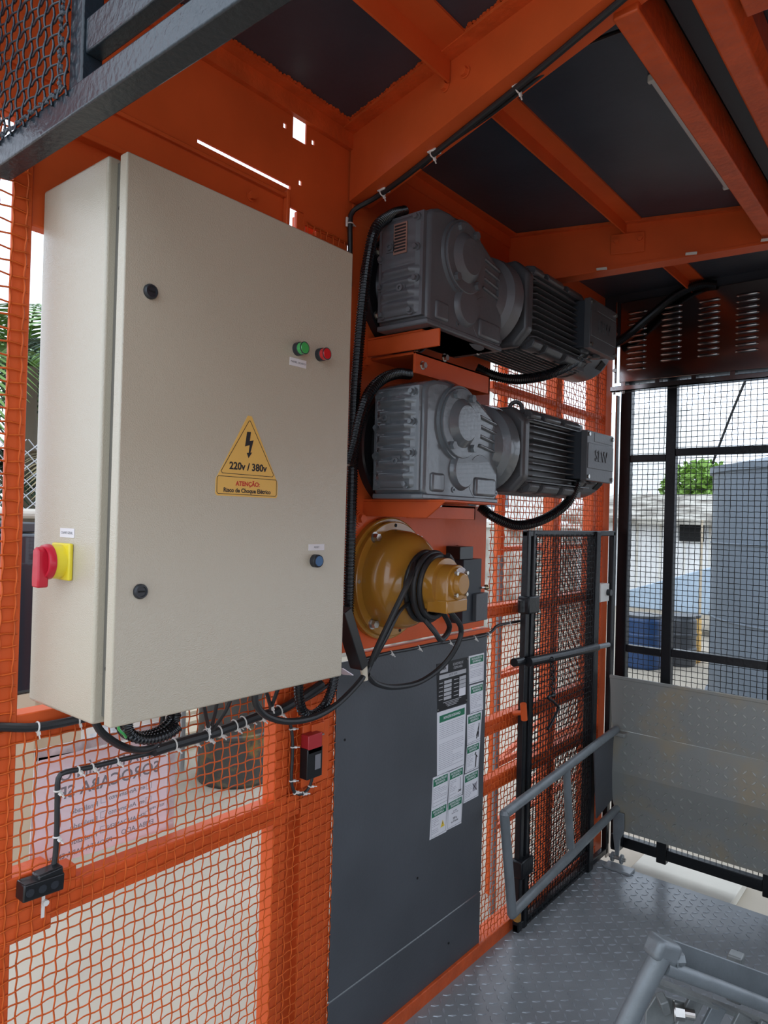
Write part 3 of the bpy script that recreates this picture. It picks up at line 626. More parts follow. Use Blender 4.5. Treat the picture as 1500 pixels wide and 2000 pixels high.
b = MB(); b.box(so+V3((.205, -.058, -.080)), so+V3((.278, .050, -.042))); b.build('base_block', 'mustard', SB, bevel=.004)
b = MB(); b.lathe(so+V3((.272, 0, .004)), (1,0,0), [(0, .047), (.010, .047), (.012, .044), (.012, .034), (.022, .031), (.024, .028)], 36); b.build('end_cap', 'mustard', SB)
for a in (50, 130, 230, 310):
    p = so+V3((.282, .041*math.cos(math.radians(a)), .004+.041*math.sin(math.radians(a)))); MB().hexa(p, (1,0,0), .0065, .010, False).build('cap_bolt', 'steel', SB)
arc = [(.048*math.cos(math.radians(a)), .048*math.sin(math.radians(a))) for a in range(60, 121, 10)]; arc += [(.034*math.cos(math.radians(a)), .034*math.sin(math.radians(a))) for a in range(120, 59, -10)]
lb = MB().prism(arc, so+V3((.284, 0, .004)), (0,1,0), (0,0,1), (.0008, 0, 0)).build('arc_label', 'label_white', SB)
b = MB()
for k, rr in enumerate((.0375, .041, .0445)):
    for a in range(64, 116, 7): b.box(so+V3((.2848, rr*math.cos(math.radians(a))-.002, .004+rr*math.sin(math.radians(a))-.0005)), so+V3((.2851, rr*math.cos(math.radians(a))+.002, .004+rr*math.sin(math.radians(a))+.0005)))
b.build('print', 'print_grey', lb)
# cable coiled around its neck
pts = []
for i in range(4*20+1):
    a = 2*math.pi*i/20+1.2; t = i/80; rr = .088+.006*math.sin(a*.5); pts.append(so+V3((.150+.055*t+.010*math.sin(a), rr*math.cos(a)*.98, rr*math.sin(a)*(1.0 if math.sin(a) > 0 else 1.22)-.002)))
cl = empty('coiled_cable', tuple(so+V3((.18, 0, -.1))), 'thick black cable wound in loops around the mustard brake neck', 'cable')
b = MB(); b.tube(smooth_path(pts, .012), .0085, 10); b.build('coil', 'black_rubber', cl)
P = smooth_path([so+V3((.135, -.02, .084)), V3(AX(800, 1130, .19)), V3(AX(765, 1205, .17)), V3(AX(738, 1262, .15)), V3(AX(722, 1300, .13))], .012); b = MB(); b.tube(P, .0085, 10); b.build('lead', 'black_rubber', cl)
P = smooth_path([V3(AX(806, 1172, .15)), V3(AX(780, 1195, .17)), V3(AX(755, 1245, .16)), V3(AX(730, 1290, .13))], .012); b = MB(); b.tube(P, .0055, 10); b.build('lead', 'black_rubber', cl)
P = smooth_path([so+V3((.23, .02, -.078)), V3(AX(900, 1225, .21)), V3(AX(893, 1260, .20)), V3(AX(865, 1300, .17)), V3(AX(820, 1332, .14)), V3(AX(770, 1342, .125)), V3(AX(735, 1335, .12)), V3(AX(718, 1318, .12))], .012); b = MB(); b.tube(P, .0085, 10); b.build('lead', 'black_rubber', cl)
P = smooth_path([so+V3((.17, -.03, -.10)), V3(AX(850, 1235, .20)), V3(AX(862, 1250, .20)), V3(AX(878, 1225, .18)), so+V3((.20, .03, -.085))], .012); b = MB(); b.tube(P, .0085, 10); b.build('loop', 'black_rubber', cl)
# limit switch beside the brake
y0 = AX(922, 1150, .04)[1]; LS = empty('limit_switch', (.03, y0, AX(922, 1212, .03)[2]), 'black limit switch with a ball lever beside the mustard brake', 'limit switch')
def px_box(name, m, pa, pb, x0, x1, parent, bevel=.002):
    a = AX(*pa, x1); c = AX(*pb, x1); return MB().box((x0, a[1], c[2]), (x1, c[1], a[2])).build(name, m, parent, bevel=bevel)
px_box('switch_body', 'box_dark', (906, 1093), (938, 1213), 0.0, .055, LS); px_box('head', 'black_plastic', (899, 1068), (924, 1092), 0.0, .06, LS); px_box('cover', 'panel_grey', (931, 1160), (952, 1210), 0.0, .07, LS)
p = V3(AX(950, 1147, .06)); b = MB(); b.lathe(p-V3((0,0,.011)), (0,0,1), [(0, .001), (.003, .0075), (.0075, .0105), (.011, .0112), (.0145, .0105), (.019, .0075), (.022, .001)], 16); b.build('ball', 'brass', LS); MB().cyl(p-V3((0,.035,0)), p, .004, n=8).build('lever', 'steel', LS)
b = MB(); q = V3(AX(895, 1074, .002)); b.lathe(q, (1,0,0), [(0, .017), (.004, .017), (.004, .010), (-.001, .010)], 20); b.build('hole_rim', 'orange_paint', DP)

# ================================================================== CONDUITS AND CABLES
conduit('corrugated_conduit', [AX(790, 412, .10), AX(765, 420, .11), AX(735, 445, .11), AX(720, 500, .09), AX(708, 600, .07), AX(699, 700, .055), AX(692, 800, .045), AX(688, 950, .04), AX(684, 1080, .04), AX(680, 1215, .04)], .0165, 'long black corrugated conduit rising to the upper gear motor')
conduit('corrugated_conduit', [AX(800, 731, .10), AX(775, 730, .10), AX(745, 742, .10), AX(720, 770, .095), AX(704, 815, .085), AX(692, 868, .075), AX(680, 910, .07)], .0165, 'black corrugated conduit arching over to the lower gear motor')
conduit('corrugated_conduit', [AX(1158, 662, .275), AX(1150, 680, .27), AX(1120, 708, .26), AX(1070, 732, .22), AX(1010, 741, .16), AX(965, 734, .10), AX(930, 718, .05)], .0185, 'black corrugated conduit sagging below the upper motor')
conduit('corrugated_conduit', [AX(1127, 925, .275), AX(1124, 950, .275), AX(1105, 985, .25), AX(1060, 1015, .20), AX(1010, 1026, .15), AX(965, 1010, .10), AX(938, 990, .05)], .0185, 'black corrugated conduit sagging below the lower motor')
conduit('corrugated_conduit', [AY(1198, 672, 3.36), AY(1225, 655, 3.36), AY(1270, 617, 3.37), AY(1320, 577, 3.38), AY(1365, 556, 3.39), AY(1400, 556, 3.415)], .021, 'black corrugated conduit crossing the louvred steel box')
conduit('corrugated_conduit', [AX(583, 1318, .10), AX(584, 1360, .10), AX(592, 1390, .10), AX(612, 1396, .10), AX(634, 1378, .10), AX(648, 1345, .10), AX(655, 1310, .10)], .0135, 'short corrugated loop hanging under the right end of the cabinet')
# coil of spare conduit under the cabinet
pts = []
for i in range(60):
    a = i/12*2*math.pi; c0 = V3(AX(292, 1405, .13)); pts.append(c0+V3((.025*math.sin(a*.2)+.0012*i-.035, .058*math.cos(a), .034*math.sin(a))))
conduit('conduit_coil', pts, .011, 'bundle of black corrugated conduit coiled tight under the cabinet')
tag(MB().tube(smooth_path([AX(231, 1412, .19), AX(232, 1424, .19), AX(240, 1432, .19), AX(246, 1440, .18)], .006), .0028, 8).build('green_wire', 'lamp_green'), 'short bright green earth wire under the cabinet', 'wire')
cable('black_cable', [AX(-40, 1420, .008), AX(0, 1420, .008), AX(60, 1421, .008), AX(110, 1414, .012), AX(170, 1402, .03), AX(230, 1395, .05)], .0088, 'black cable along the orange rail left of the cabinet base', ties=(.40, .72))
cable('black_cable', [AX(103, 1700, .012), AX(108, 1672, .010), AX(111, 1620, .009), AX(112, 1560, .009), AX(114, 1520, .009), AX(128, 1508, .009), AX(170, 1500, .009), AX(240, 1483, .009), AX(305, 1468, .009), AX(350, 1455, .009), AX(400, 1443, .010), AX(440, 1425, .012), AX(490, 1405, .014), AX(540, 1388, .016), AX(600, 1365, .02), AX(645, 1335, .03)], .0055, 'thin black cable zip-tied to the mesh down to the lower rail', ties=(.07, .17, .245, .27, .33, .43, .52, .57, .61, .66, .70), tail=(.7, .3, -.5))
cable('cable_harness', [AX(300, 1467, .020), AX(350, 1451, .020), AX(410, 1434, .021), AX(450, 1420, .021), AX(500, 1400, .022), AX(545, 1388, .023), AX(590, 1362, .03), AX(630, 1335, .045)], .0125, 'bundle of black cables zip-tied along the mesh under the cabinet', ties=(.10, .28, .36, .45, .52, .62, .74), tail=(.7, .3, -.6))
cable('black_cable', [AX(183, 1405, .16), AX(200, 1432, .15), AX(235, 1456, .13), AX(270, 1465, .11), AX(300, 1458, .10), AX(322, 1432, .10), AX(338, 1395, .10), AX(345, 1350, .10)], .0075, 'thick black cable looping under the left end of the cabinet')
cable('black_cable', [AX(285, 1445, .08), AX(305, 1440, .08), AX(316, 1415, .08), AX(320, 1380, .08)], .0055, 'thin black cable beside the conduit coil under the cabinet', ties=(.3,))
for k, (p0, p1, lab) in enumerate((((398, 1370), (408, 1425), 'left'), ((425, 1362), (412, 1425), 'middle'), ((455, 1355), (414, 1428), 'right'))):
    cable('wire_drop', [AX(*p0, .08), AX((p0[0]*2+p1[0])/3, (p0[1]+p1[1])/2-4, .07), AX(*p1, .03)], .0045, 'thin black wire dropping from the cabinet to the harness, %s of three' % lab, ties=(.9,) if k == 0 else ())
cable('black_cable', [AX(497, 1345, .12), AX(500, 1375, .12), AX(520, 1398, .12), AX(560, 1409, .12), AX(610, 1402, .12), AX(655, 1378, .12), AX(690, 1345, .12), AX(712, 1318, .12), AX(722, 1300, .12)], .0085, 'thick black cable swinging from the cabinet up to the black duct')
for k, (p0, p1) in enumerate((((520, 1350), (530, 1385)), ((545, 1340), (528, 1386)))):
    cable('wire_drop', [AX(*p0, .08), AX((p0[0]+p1[0])/2, (p0[1]+p1[1])/2, .07), AX(*p1, .05)], .005, 'thin black wire under the cabinet beside the thick cable, %s one' % ('left', 'right')[k], ties=(.8,) if k else ())
# black duct elbow with beige gland
DU = empty('cable_duct', AX(700, 1300, .12), 'black sheet duct with a beige gland beside the cabinet', 'duct')
MB().bar(AX(668, 1190, .115), AX(702, 1302, .115), .03, .045, (1,0,0)).build('duct_body', 'black_plastic', DU, bevel=.002)
MB().cyl(AX(709, 1296, .12), AX(713, 1328, .12), .012, .009, n=14).build('gland', 'gland', DU)
tag(MB().bar(AX(660, 1305, .09), AX(680, 1318, .10), .002, .05, (1,0,0)).build('backing_tab', 'paper_pink'), 'pale triangular tab behind the black duct', 'tab')
# cable row along the top edge of the grey panel
cable('black_cable', [AX(712, 1288, .02), AX(750, 1277, .018), AX(800, 1268, .018), AX(850, 1257, .018), AX(900, 1250, .018), AX(945, 1241, .018), AX(962, 1232, .012), AX(972, 1222, .010), AX(1010, 1214, .010), AX(1030, 1212, .010)], .0055, 'black cable clipped along the top edge of the grey panel', ties=(.13, .27, .45, .60, .70, .86), tail=(.5, .6, -.7))
cable('black_cable', [AX(728, 1281, .012), AX(760, 1268, .012), AX(800, 1262, .012), AX(850, 1250, .012), AX(890, 1243, .012)], .004, 'thin black lead just above the clipped cable on the grey panel')
tag(MB().box((-.01, 1.62, 1.240), (.016, 2.37, 1.256)).build('cable_ledge', 'orange_paint', bevel=.002), 'narrow orange ledge above the grey panel', 'ledge')
# roof cables along the near beam
def fl_pt(x, off, dz=-.016): 
    a, c = L1(0.0), L1(1.0); d = _n([c[0]-a[0], c[1]-a[1], 0]); nrm = np.array([-d[1], d[0], 0]); return np.array([*L1(x), zb1(x)-.009+dz+.009])+nrm*off
RC = cable('roof_cable', [AX(683, 560, .012), AX(684, 480, .012), AX(684, 440, .012), AX(690, 412, .016), fl_pt(.07, .045), fl_pt(.20, .05), fl_pt(.40, .045), fl_pt(.62, .04), fl_pt(.80, .03), fl_pt(.98, .02), fl_pt(1.2, .02)], .0075, 'black cable pair running along the big slanted roof beam')
b = MB(); b.tube(smooth_path([fl_pt(.25, .062, -.014), fl_pt(.36, .052, -.014), fl_pt(.5, .06, -.014), fl_pt(.62, .058, -.014), V3(AZ(1120, 100, 2.70)), V3(AZ(1180, 72, 2.74)), V3(AZ(1228, 55, 2.775))], .012), .005, 8); b.build('branch_lead', 'black_rubber', RC)
for x in (.10, .315, .605):
    p = fl_pt(x, .05, -.009); b = MB(); b.box(p+V3((-.014, -.014, -.004)), p+V3((.014, .014, .006))); b.build('clip_base', 'white_plastic', RC, bevel=.002)
    zip_tie(RC, fl_pt(x, .046), (1, -.25, .1), .010, (.2, .4, -1))
p = V3(AX(679, 435, .004)); MB().box(p+V3((0, -.010, -.014)), p+V3((.006, .010, .014))).build('clip_base', 'white_plastic', RC, bevel=.002); zip_tie(RC, AX(684, 437, .012), (0,0,1), .009, (0, 1, 0))

# ---- limit switches on the mesh wall
LR = empty('safety_switch', AX(617, 1515, .02), 'red and black safety switch on the orange post below the cabinet', 'limit switch')
px_box('mounting_plate', 'orange_paint', (592, 1418), (640, 1520), -.005, .004, LR); px_box('red_head', 'limit_red', (603, 1438), (629, 1466), .004, .034, LR); px_box('switch_body', 'black_plastic', (601, 1465), (629, 1514), .004, .034, LR)
a = AX(616, 1472, .0345); MB().box((.0335, a[1], a[2]-.045), (.0348, a[1]+.022, a[2]-.004)).build('rating_label', 'print_grey', LR)
MB().bar(AX(617, 1437, .02), AX(632, 1432, .03), .014, .004).build('key', 'steel', LR); px_box('key_bracket', 'orange_paint', (610, 1416), (634, 1433), .002, .012, LR)
cable('black_cable', [AX(566, 1408, .010), AX(571, 1440, .010), AX(571, 1480, .010), AX(569, 1525, .010), AX(576, 1548, .010), AX(592, 1550, .012), AX(605, 1536, .018), AX(611, 1513, .022)], .0045, 'thin black cable dropping to the red safety switch', ties=(.12, .30, .62, .75, .84, .93), tail=(.6, .6, 0))
LB = empty('roller_switch', AX(80, 1750, .02), 'black limit switch on the lower left orange rail', 'limit switch')
b = MB(); p0 = V3(AX(38, 1742, .02)); p1 = V3(AX(118, 1715, .02)); b.bar(p0, p1, .035, .034); b.build('switch_body', 'black_plastic', LB, bevel=.003)
b = MB(); b.bar(V3(AX(68, 1722, .02)), V3(AX(118, 1700, .02)), .03, .03); b.build('head', 'black_plastic', LB, bevel=.004)
for k in range(3): q = p0+(p1-p0)*(.15+.30*k)+V3((.0175,0,0)); MB().cyl(q, q+V3((.002,0,0)), .008, n=14).build('screw_cap', 'dark_button', LB)
MB().bar(AX(85, 1745, .010), AX(83, 1792, .010), .003, .006).build('zip_tie', 'white_plastic', LB); q = V3(AX(88, 1762, .012)); MB().cyl(q, q+V3((.006,0,0)), .006, n=10).build('zip_tie', 'white_plastic', LB)
tag(MB().box(V3(AX(92, 1688, -.05)), V3((-.006, AX(150, 1688, -.006)[1], AX(150, 1735, -.006)[2]))).build('switch_bracket', 'orange_paint', bevel=.003), 'small orange bracket behind the lower left limit switch', 'bracket')

# ================================================================== NOTICES ON THE GREY PANEL
def zq(pts): return [AX(820+.21*x, 1240+.21*y, .0046) for x, y in pts]
def notice(name, pts, label, cat, m='paper_white'):
    q = [V3(p) for p in zq(pts)]                       # TL TR BR BL
    y0 = (q[0][1]+q[3][1])/2; y1 = (q[1][1]+q[2][1])/2; zt = (q[0][2]+q[1][2])/2; zb = (q[2][2]+q[3][2])/2
    c = V3((.0042, (y0+y1)/2, zb)); E_ = empty(name, tuple(c), label, cat); tl = (q[0][2]-q[1][2])*.25
    b = MB(); b.prism([(q[0][1], zt+tl), (q[1][1], zt-tl), (q[2][1], zb-tl), (q[3][1], zb+tl)], (.0042, 0, 0), (0,1,0), (0,0,1), (.0008,0,0)); b.build('sheet', m, E_)
    return E_, y0, y1, zb, zt
def rect(E_, name, m, y0, y1, z0, z1, dx=.0): return MB().box((.0050+dx, y0, z0), (.0053+dx, y1, z1)).build(name, m, E_)
def lines(E_, y0, y1, z0, z1, n, m='print_light', h=.0016):
    b = MB()
    for k in range(n):
        z = z1-(z1-z0)*(k+.5)/n
        if random.random() < .14: continue
        e = y1-(y1-y0)*random.choice((0, 0, 0, .1, .45)); y = y0
        while y < e-.004: w = random.uniform(.006, .018); b.box((.0050, y, z), (.0052, min(e, y+w), z+h)); y += w+.0022
    b.build('print_lines', m, E_)
nts = [([(455,198),(597,168),(592,425),(460,455)], 'top right notice with a green header, right of the black rating plate', 0),
       ([(462,470),(588,440),(588,690),(468,735)], 'white notice under the top right one in the right column', 0),
       ([(440,745),(578,705),(560,985),(440,1020)], 'white notice with a ladder drawing, right of the large notice', 1),
       ([(440,1030),(560,985),(545,1235),(422,1285)], 'white notice with a small figure drawing, second beside the large notice', 2),
       ([(415,1300),(545,1240),(543,1500),(405,1565)], 'white notice with a crossed arrow drawing, lowest in the right column', 3),
       ([(122,1325),(270,1275),(255,1560),(108,1615)], 'white notice of text only, below the large notice on the left', 0),
       ([(275,1270),(410,1210),(395,1485),(265,1540)], 'white notice with a mast drawing, below the large notice on the right', 4),
       ([(108,1615),(255,1560),(245,1825),(90,1915)], 'bottom left notice with a small yellow warning triangle', 5),
       ([(265,1540),(400,1490),(385,1745),(245,1825)], 'bottom right notice stating the load of 2000 kg', 6)]
for pts, lab, k in nts:
    E_, y0, y1, z0, z1 = notice('safety_notice', pts, lab, 'notice'); w = y1-y0; h = z1-z0
    rect(E_, 'header', 'sign_green', y0+.05*w, y1-.05*w, z1-.30*h, z1-.06*h)
    text('lettering', 'INSTRUÇÕES DE\nSEGURANÇA', (.0054, (y0+y1)/2, z1-.18*h), (0,1,0), (0,0,1), h*.095, 'paper_white', E_, bold=.015, ext=.0001, sx=min(1, .82*w/(h*.095*8.2)))
    b = MB(); by0, by1, bz0, bz1 = y0+.05*w, y1-.05*w, z0+.05*h, z1-.30*h
    for a, c in (((by0, bz0), (by1, bz0)), ((by0, bz0), (by0, bz1)), ((by1, bz0), (by1, bz1))): b.box((.005, a[0]-.0005, a[1]-.0005), (.0052, c[0]+.0005, c[1]+.0005))
    b.build('frame_line', 'print_grey', E_)
    if k == 6:
        text('lettering', 'Rack 20/30\nCapacidade de carga', (.0052, (y0+y1)/2, z0+.54*h), (0,1,0), (0,0,1), h*.062, 'print_grey', E_, ext=.0001, sx=.8)
        text('lettering', '2000 kg\nou 18 Pessoas', (.0052, (y0+y1)/2, z0+.26*h), (0,1,0), (0,0,1), h*.105, 'print_black', E_, bold=.01, ext=.0001, sx=.72); continue
    rgt = by1-.004 if k == 0 else by1-.42*w
    lines(E_, by0+.004, rgt, bz0+.008, bz1-.006, 9)
    dy = (rgt+by1)/2; dz_ = (bz0+bz1)/2; b = MB()
    if k == 1:
        b.bar((.0052, dy+.006, bz0+.01), (.0052, dy+.010, bz1-.01), .0004, .005); b.bar((.0052, dy-.008, dz_-.02), (.0052, dy+.010, dz_+.02), .0004, .003); b.bar((.0052, dy-.006, dz_-.03), (.0052, dy+.004, dz_-.005), .0004, .006)
    elif k == 2:
        b.bar((.0052, dy-.003, dz_-.03), (.0052, dy+.002, dz_+.015), .0004, .007); b.bar((.0052, dy-.010, dz_+.02), (.0052, dy+.012, dz_+.005), .0004, .003); b.cyl((.0050, dy-.003, dz_+.022), (.0053, dy-.003, dz_+.022), .004, n=10)
    elif k == 3:
        b.box((.0050, dy-.014, dz_-.012), (.0052, dy+.014, dz_+.016)); b.build('drawing', 'print_light', E_); b = MB(); b.bar((.0054, dy-.016, dz_+.018), (.0054, dy+.014, dz_-.012), .0004, .003); b.bar((.0054, dy-.010, dz_-.004), (.0054, dy+.014, dz_+.020), .0004, .002)
    elif k == 4:
        b.bar((.0052, dy+.004, bz0+.012), (.0052, dy+.004, bz1-.006), .0004, .002, (0,1,0)); b.bar((.0052, dy-.010, bz0+.012), (.0052, dy+.012, bz0+.016), .0004, .003); b.bar((.0052, dy-.006, bz0+.020), (.0052, dy+.010, bz0+.010), .0004, .002)
    elif k == 5:
        b.prism([(-.013, -.011), (.013, -.011), (0, .013)], (.0051, dy, dz_-.004), (0,1,0), (0,0,1), (.0003,0,0)); b.build('drawing', 'print_yellow', E_); b = MB(); b.box((.0054, dy-.0013, dz_-.007), (.0056, dy+.0013, dz_+.003)); b.box((.0054, dy-.0013, dz_-.012), (.0056, dy+.0013, dz_-.0095))
    if k: b.build('drawing', 'print_black', E_)
E_, y0, y1, z0, z1 = notice('safety_notice', [(160,720),(430,645),(410,1205),(160,1310)], 'large white notice with a wide green header under the black rating plate', 'notice'); w = y1-y0; h = z1-z0
rect(E_, 'header', 'sign_green', y0+.06*w, y1-.04*w, z1-.17*h, z1-.06*h); text('lettering', 'INSTRUÇÕES DE SEGURANÇA', (.0054, (y0+y1)/2, z1-.115*h), (0,1,0), (0,0,1), h*.058, 'paper_white', E_, bold=.012, ext=.0001, sx=.62)
lines(E_, y0+.07*w, y1-.06*w, z0+.06*h, z1-.20*h, 24)
E_, y0, y1, z0, z1 = notice('rating_plate', [(155,270),(445,205),(440,635),(165,710)], 'black rating plate with grey fields at the top of the notices', 'plate', 'plate_black'); w = y1-y0; h = z1-z0
text('lettering', 'ELEVADORES DE\nCREMALHEIRA', (.0054, y0+.66*w, z1-.13*h), (0,1,0), (0,0,1), h*.078, 'plate_grey', E_, ext=.0001, sx=.68)
lg = rect(E_, 'logo_field', 'plate_grey', y0+.08*w, y0+.33*w, z1-.21*h, z1-.06*h); text('lettering', 'Rack', (.0056, y0+.205*w, z1-.12*h), (0,1,0), (0,0,1), h*.09, 'print_black', E_, bold=.02, ext=.0001, sx=.8)
rect(E_, 'model_field', 'plate_grey', y0+.06*w, y1-.06*w, z1-.34*h, z1-.25*h); text('lettering', 'RACK 20/30', (.0056, (y0+y1)/2, z1-.295*h), (0,1,0), (0,0,1), h*.06, 'print_grey', E_, ext=.0001)
for k in range(5):
    z = z1-.40*h-k*.085*h; rect(E_, 'data_field', 'plate_grey', y0+.22*w, y0+.46*w, z-.055*h, z+.01*h); rect(E_, 'data_field', 'plate_grey' if k < 3 else 'paper_white', y0+.72*w, y0+.94*w, z-.065*h+(0 if k < 3 else -.01*h), z+.01*h)
    b = MB(); b.box((.005, y0+.06*w, z-.03*h), (.0052, y0+.18*w, z-.015*h)); b.box((.005, y0+.54*w, z-.03*h), (.0052, y0+.69*w, z-.015*h)); b.build('print_lines', 'plate_grey', E_)
b = MB()
for k, (s, e) in enumerate(((.2,.8),(.28,.72),(.3,.7),(.35,.65))): b.box((.005, y0+s*w, z0+(.15-.032*k)*h), (.0052, y0+e*w, z0+(.162-.032*k)*h))
b.build('print_lines', 'plate_grey', E_)
for y, z in ((y0+.02, z1-.01), (y1-.006, z1-.008), (y0+.006, z0+.008), (y1-.006, z0+.01)): MB().cyl((.005, y, z), (.008, y, z), .003, n=10).build('rivet', 'steel', E_)

# ================================================================== BLACK CAGE DOOR LEAF folded back against the mesh wall
def DEP(px, py, dep): return CAM+_ray(px, py)*dep
LX = .045
LF = empty('cage_door', (LX, 3.04, 0.0), 'black mesh cage door leaf folded flat against the orange wall', 'gate')
for y, w in ((2.592, .028), (2.640, .030), (3.268, .050), (3.318, .018), (3.492, .026)):
    MB().box((LX-w/2, y-w/2, .012), (LX+w/2, y+w/2, 1.628)).build('stile', 'black_paint', LF, bevel=.004)
for z, h in ((1.618, .026), (.030, .030)): MB().box((LX-.013, 2.578, z-h/2), (LX+.013, 3.505, z+h/2)).build('rail', 'black_paint', LF, bevel=.004)
MB().box((LX-.010, 2.65, .11), (LX+.010, 3.25, .135)).build('rail', 'black_paint', LF, bevel=.003)
wire_mesh('wire_mesh', (LX+.016, 2.645, .03), (0,1,0), (0,0,1), (1,0,0), .62, 1.585, .0255, .0017, 'black_wire', LF, k=3)
wire_mesh('wire_mesh', (LX-.016, 2.655, .035), (0,1,0), (0,0,1), (1,0,0), .62, 1.585, .0255, .0015, 'black_wire', LF, k=3)
for z in (1.33, .27): MB().box((LX-.02, 2.565, z-.035), (LX+.032, 2.662, z+.035)).build('hinge_block', 'black_paint', LF, bevel=.006)
for p, q in (((1018, 1172), (1018, 1195)),): MB().cyl(AX(*p, LX+.02), AX(*q, LX+.02), .014, n=14).build('hinge_pin', 'black_paint', LF)
b = MB(); b.tube([AX(1032, 1293, .085), AX(1100, 1279, .085), AX(1165, 1264, .085)], .019, 14); b.build('sliding_bolt', 'black_paint', LF)
b = MB(); b.tube([AX(1150, 1268, .085), AX(1188, 1259, .085)], .012, 12); b.build('bolt_tip', 'grey_tube', LF)
MB().cyl(AX(1004, 1294, .06), AX(1020, 1291, .06), .017, n=14).build('bolt_tip', 'black_paint', LF)
p0 = V3(AX(1078, 1284, .105)); p1 = V3(AX(1081, 1362, .095))
for k in range(9):
    c = p0+(p1-p0)*((k+.5)/9); MB().torus(c, (1,0,0) if k % 2 else (.2,1,0), .010, .0028, 12, 6).build('chain_link', 'black_paint', LF)
b = MB(); b.tube(smooth_path([AX(1083, 1357, .09), AX(1070, 1362, .09), AX(1080, 1370, .09), AX(1090, 1383, .09), AX(1082, 1402, .09), AX(1070, 1425, .09)], .008), .0062, 8); b.build('hook_bar', 'black_paint', LF)
LO = empty('latch_bracket', AX(1020, 1400, .03), 'small orange latch bracket on the mesh beside the black door leaf', 'bracket')
MB().cyl(AX(1004, 1393, .012), AX(1024, 1391, .06), .011, n=12).build('pin', 'orange_paint', LO); MB().cyl(AX(1022, 1374, .065), AX(1024, 1406, .065), .013, n=12).build('sleeve', 'orange_paint', LO)
tag(MB().cyl(AX(1009, 1780, .075), AX(1010, 1797, .075), .016, n=14).build('hinge_stub', 'mustard', bevel=.002), 'small amber hinge stub at the foot of the black door leaf', 'hinge')
tag(MB().box((-.004, 3.325, .05), (.008, 3.465, .27)).build('kick_plate', 'orange_rough', bevel=.003), 'short orange kick plate low at the far corner', 'plate')
PB = empty('push_button_box', AX(1176, 1175, .02), 'white push button box on the orange corner post', 'push button')
a = V3(AX(1168, 1141, .03)); c = V3(AX(1184, 1173, .03)); MB().box((.0, a[1], c[2]), (.045, c[1], a[2])).build('box', 'white_plastic', PB, bevel=.003)
q = (a+c)/2; MB().cyl((.045, q[1]+.03, q[2]), (.065, q[1]+.03, q[2]), .016, n=16).build('button', 'dark_button', PB)

# ================================================================== RAMP at the far end, folded up
RP = empty('loading_ramp', (.8, 3.44, .17), 'worn grey checker plate loading ramp folded upright at the far end', 'ramp')
RX = 1.62
def ramp_plate(name, z0, z1, y0, y1, xl0, xl1):
    b = MB(); t = .007; vs = [(xl0, y0, z0), (RX, y0, z0), (RX, y1, z1), (xl1, y1, z1)]; vs += [(p[0], p[1]+t, p[2]) for p in vs]
    b.add(vs, [(0,1,2,3),(7,6,5,4),(0,4,5,1),(1,5,6,2),(2,6,7,3),(3,7,4,0)]); o = b.build(name, 'galv', RP)
    d = _n([0, y1-y0, z1-z0]); n = _n(np.cross((1,0,0), d)); n = n if n[1] < 0 else -n
    tread('tread_pattern', V3((max(xl0, xl1)+.05, y0, z0))+d*.012, (1,0,0), d, n, RX-.22, np.hypot(y1-y0, z1-z0)-.03, .038, .032, .0090, .0032, 'tread_lit_worn', o); return o
ramp_plate('plate', .660, .915, 3.440, 3.440, .088, .070); ramp_plate('plate', .455, .6575, 3.428, 3.441, .095, .088)
ramp_plate('plate', .305, .455, 3.440, 3.428, .100, .095); ramp_plate('plate', .170, .305, 3.446, 3.440, .140, .100)
b = MB(); b.box((.07, 3.436, .905), (RX, 3.45, .920)); b.build('edge_strip', 'galv', RP, bevel=.002)
rx = .120
def rp(px, py): return AX(px, py, rx)
A0, A1, B0, B1 = rp(985, 1590), rp(1203, 1425), rp(1000, 1785), rp(1207, 1577)
b = MB(); b.tube([A0, A1], .0185, 16); b.build('hand_rail', 'grey_tube', RP); b = MB(); b.tube([B0, B1], .0185, 16); b.build('hand_rail', 'grey_tube', RP)
b = MB(); b.tube([A0, B0], .0185, 16); b.build('upright', 'grey_tube', RP); b = MB(); b.tube([rp(1106, 1498), rp(1114, 1655)], .0170, 16); b.build('upright', 'grey_tube', RP)
for p in (A0, B0, A1, B1):
    b = MB(); b.lathe(V3(p)-V3((0,0,.0185)), (0,0,1), [(0, .002), (.005, .0125), (.0185, .0186), (.032, .0125), (.037, .002)], 14); b.build('weld', 'grey_tube', RP)
for p in (A1, B1): p = V3(p); MB().box((rx-.03, p[1]-.01, p[2]-.03), (rx+.045, 3.442, p[2]-.012)).build('bracket', 'galv', RP, bevel=.003)
b = MB(); b.prism([(AX(1160, 1468, .095)[1], AX(1160, 1468, .095)[2]), (3.44, AX(1195, 1440, .095)[2]), (3.44, AX(1196, 1560, .095)[2]), (AX(1165, 1590, .095)[1], AX(1165, 1598, .095)[2])], (.092, 0, 0), (0,1,0), (0,0,1), (.006, 0, 0)); b.build('side_plate', 'panel_grey', RP)
hx0, hx1 = AY(1192, 1590, 3.42)[0], AY(1216, 1590, 3.42)[0]
b = MB(); b.prism([(hx0+.01, .262), (hx1+.005, .262), (hx1+.005, .17), (hx1-.012, .135), (hx1-.018, .05), (hx0+.028, .045), (hx0+.012, .15)], (0, 3.425, 0), (1,0,0), (0,0,1), (0, .012, 0)); b.build('hinge_arm', 'grey_tube', RP, bevel=.002)
for x in (hx0+.012, hx1-.004): MB().cyl((x, 3.42, .045), (x+.010, 3.42, .045), .022, n=16).build('hinge_lug', 'grey_tube', RP)
MB().cyl((hx0, 3.42, .045), (hx1+.02, 3.42, .045), .009, n=12).build('hinge_pin', 'steel', RP)
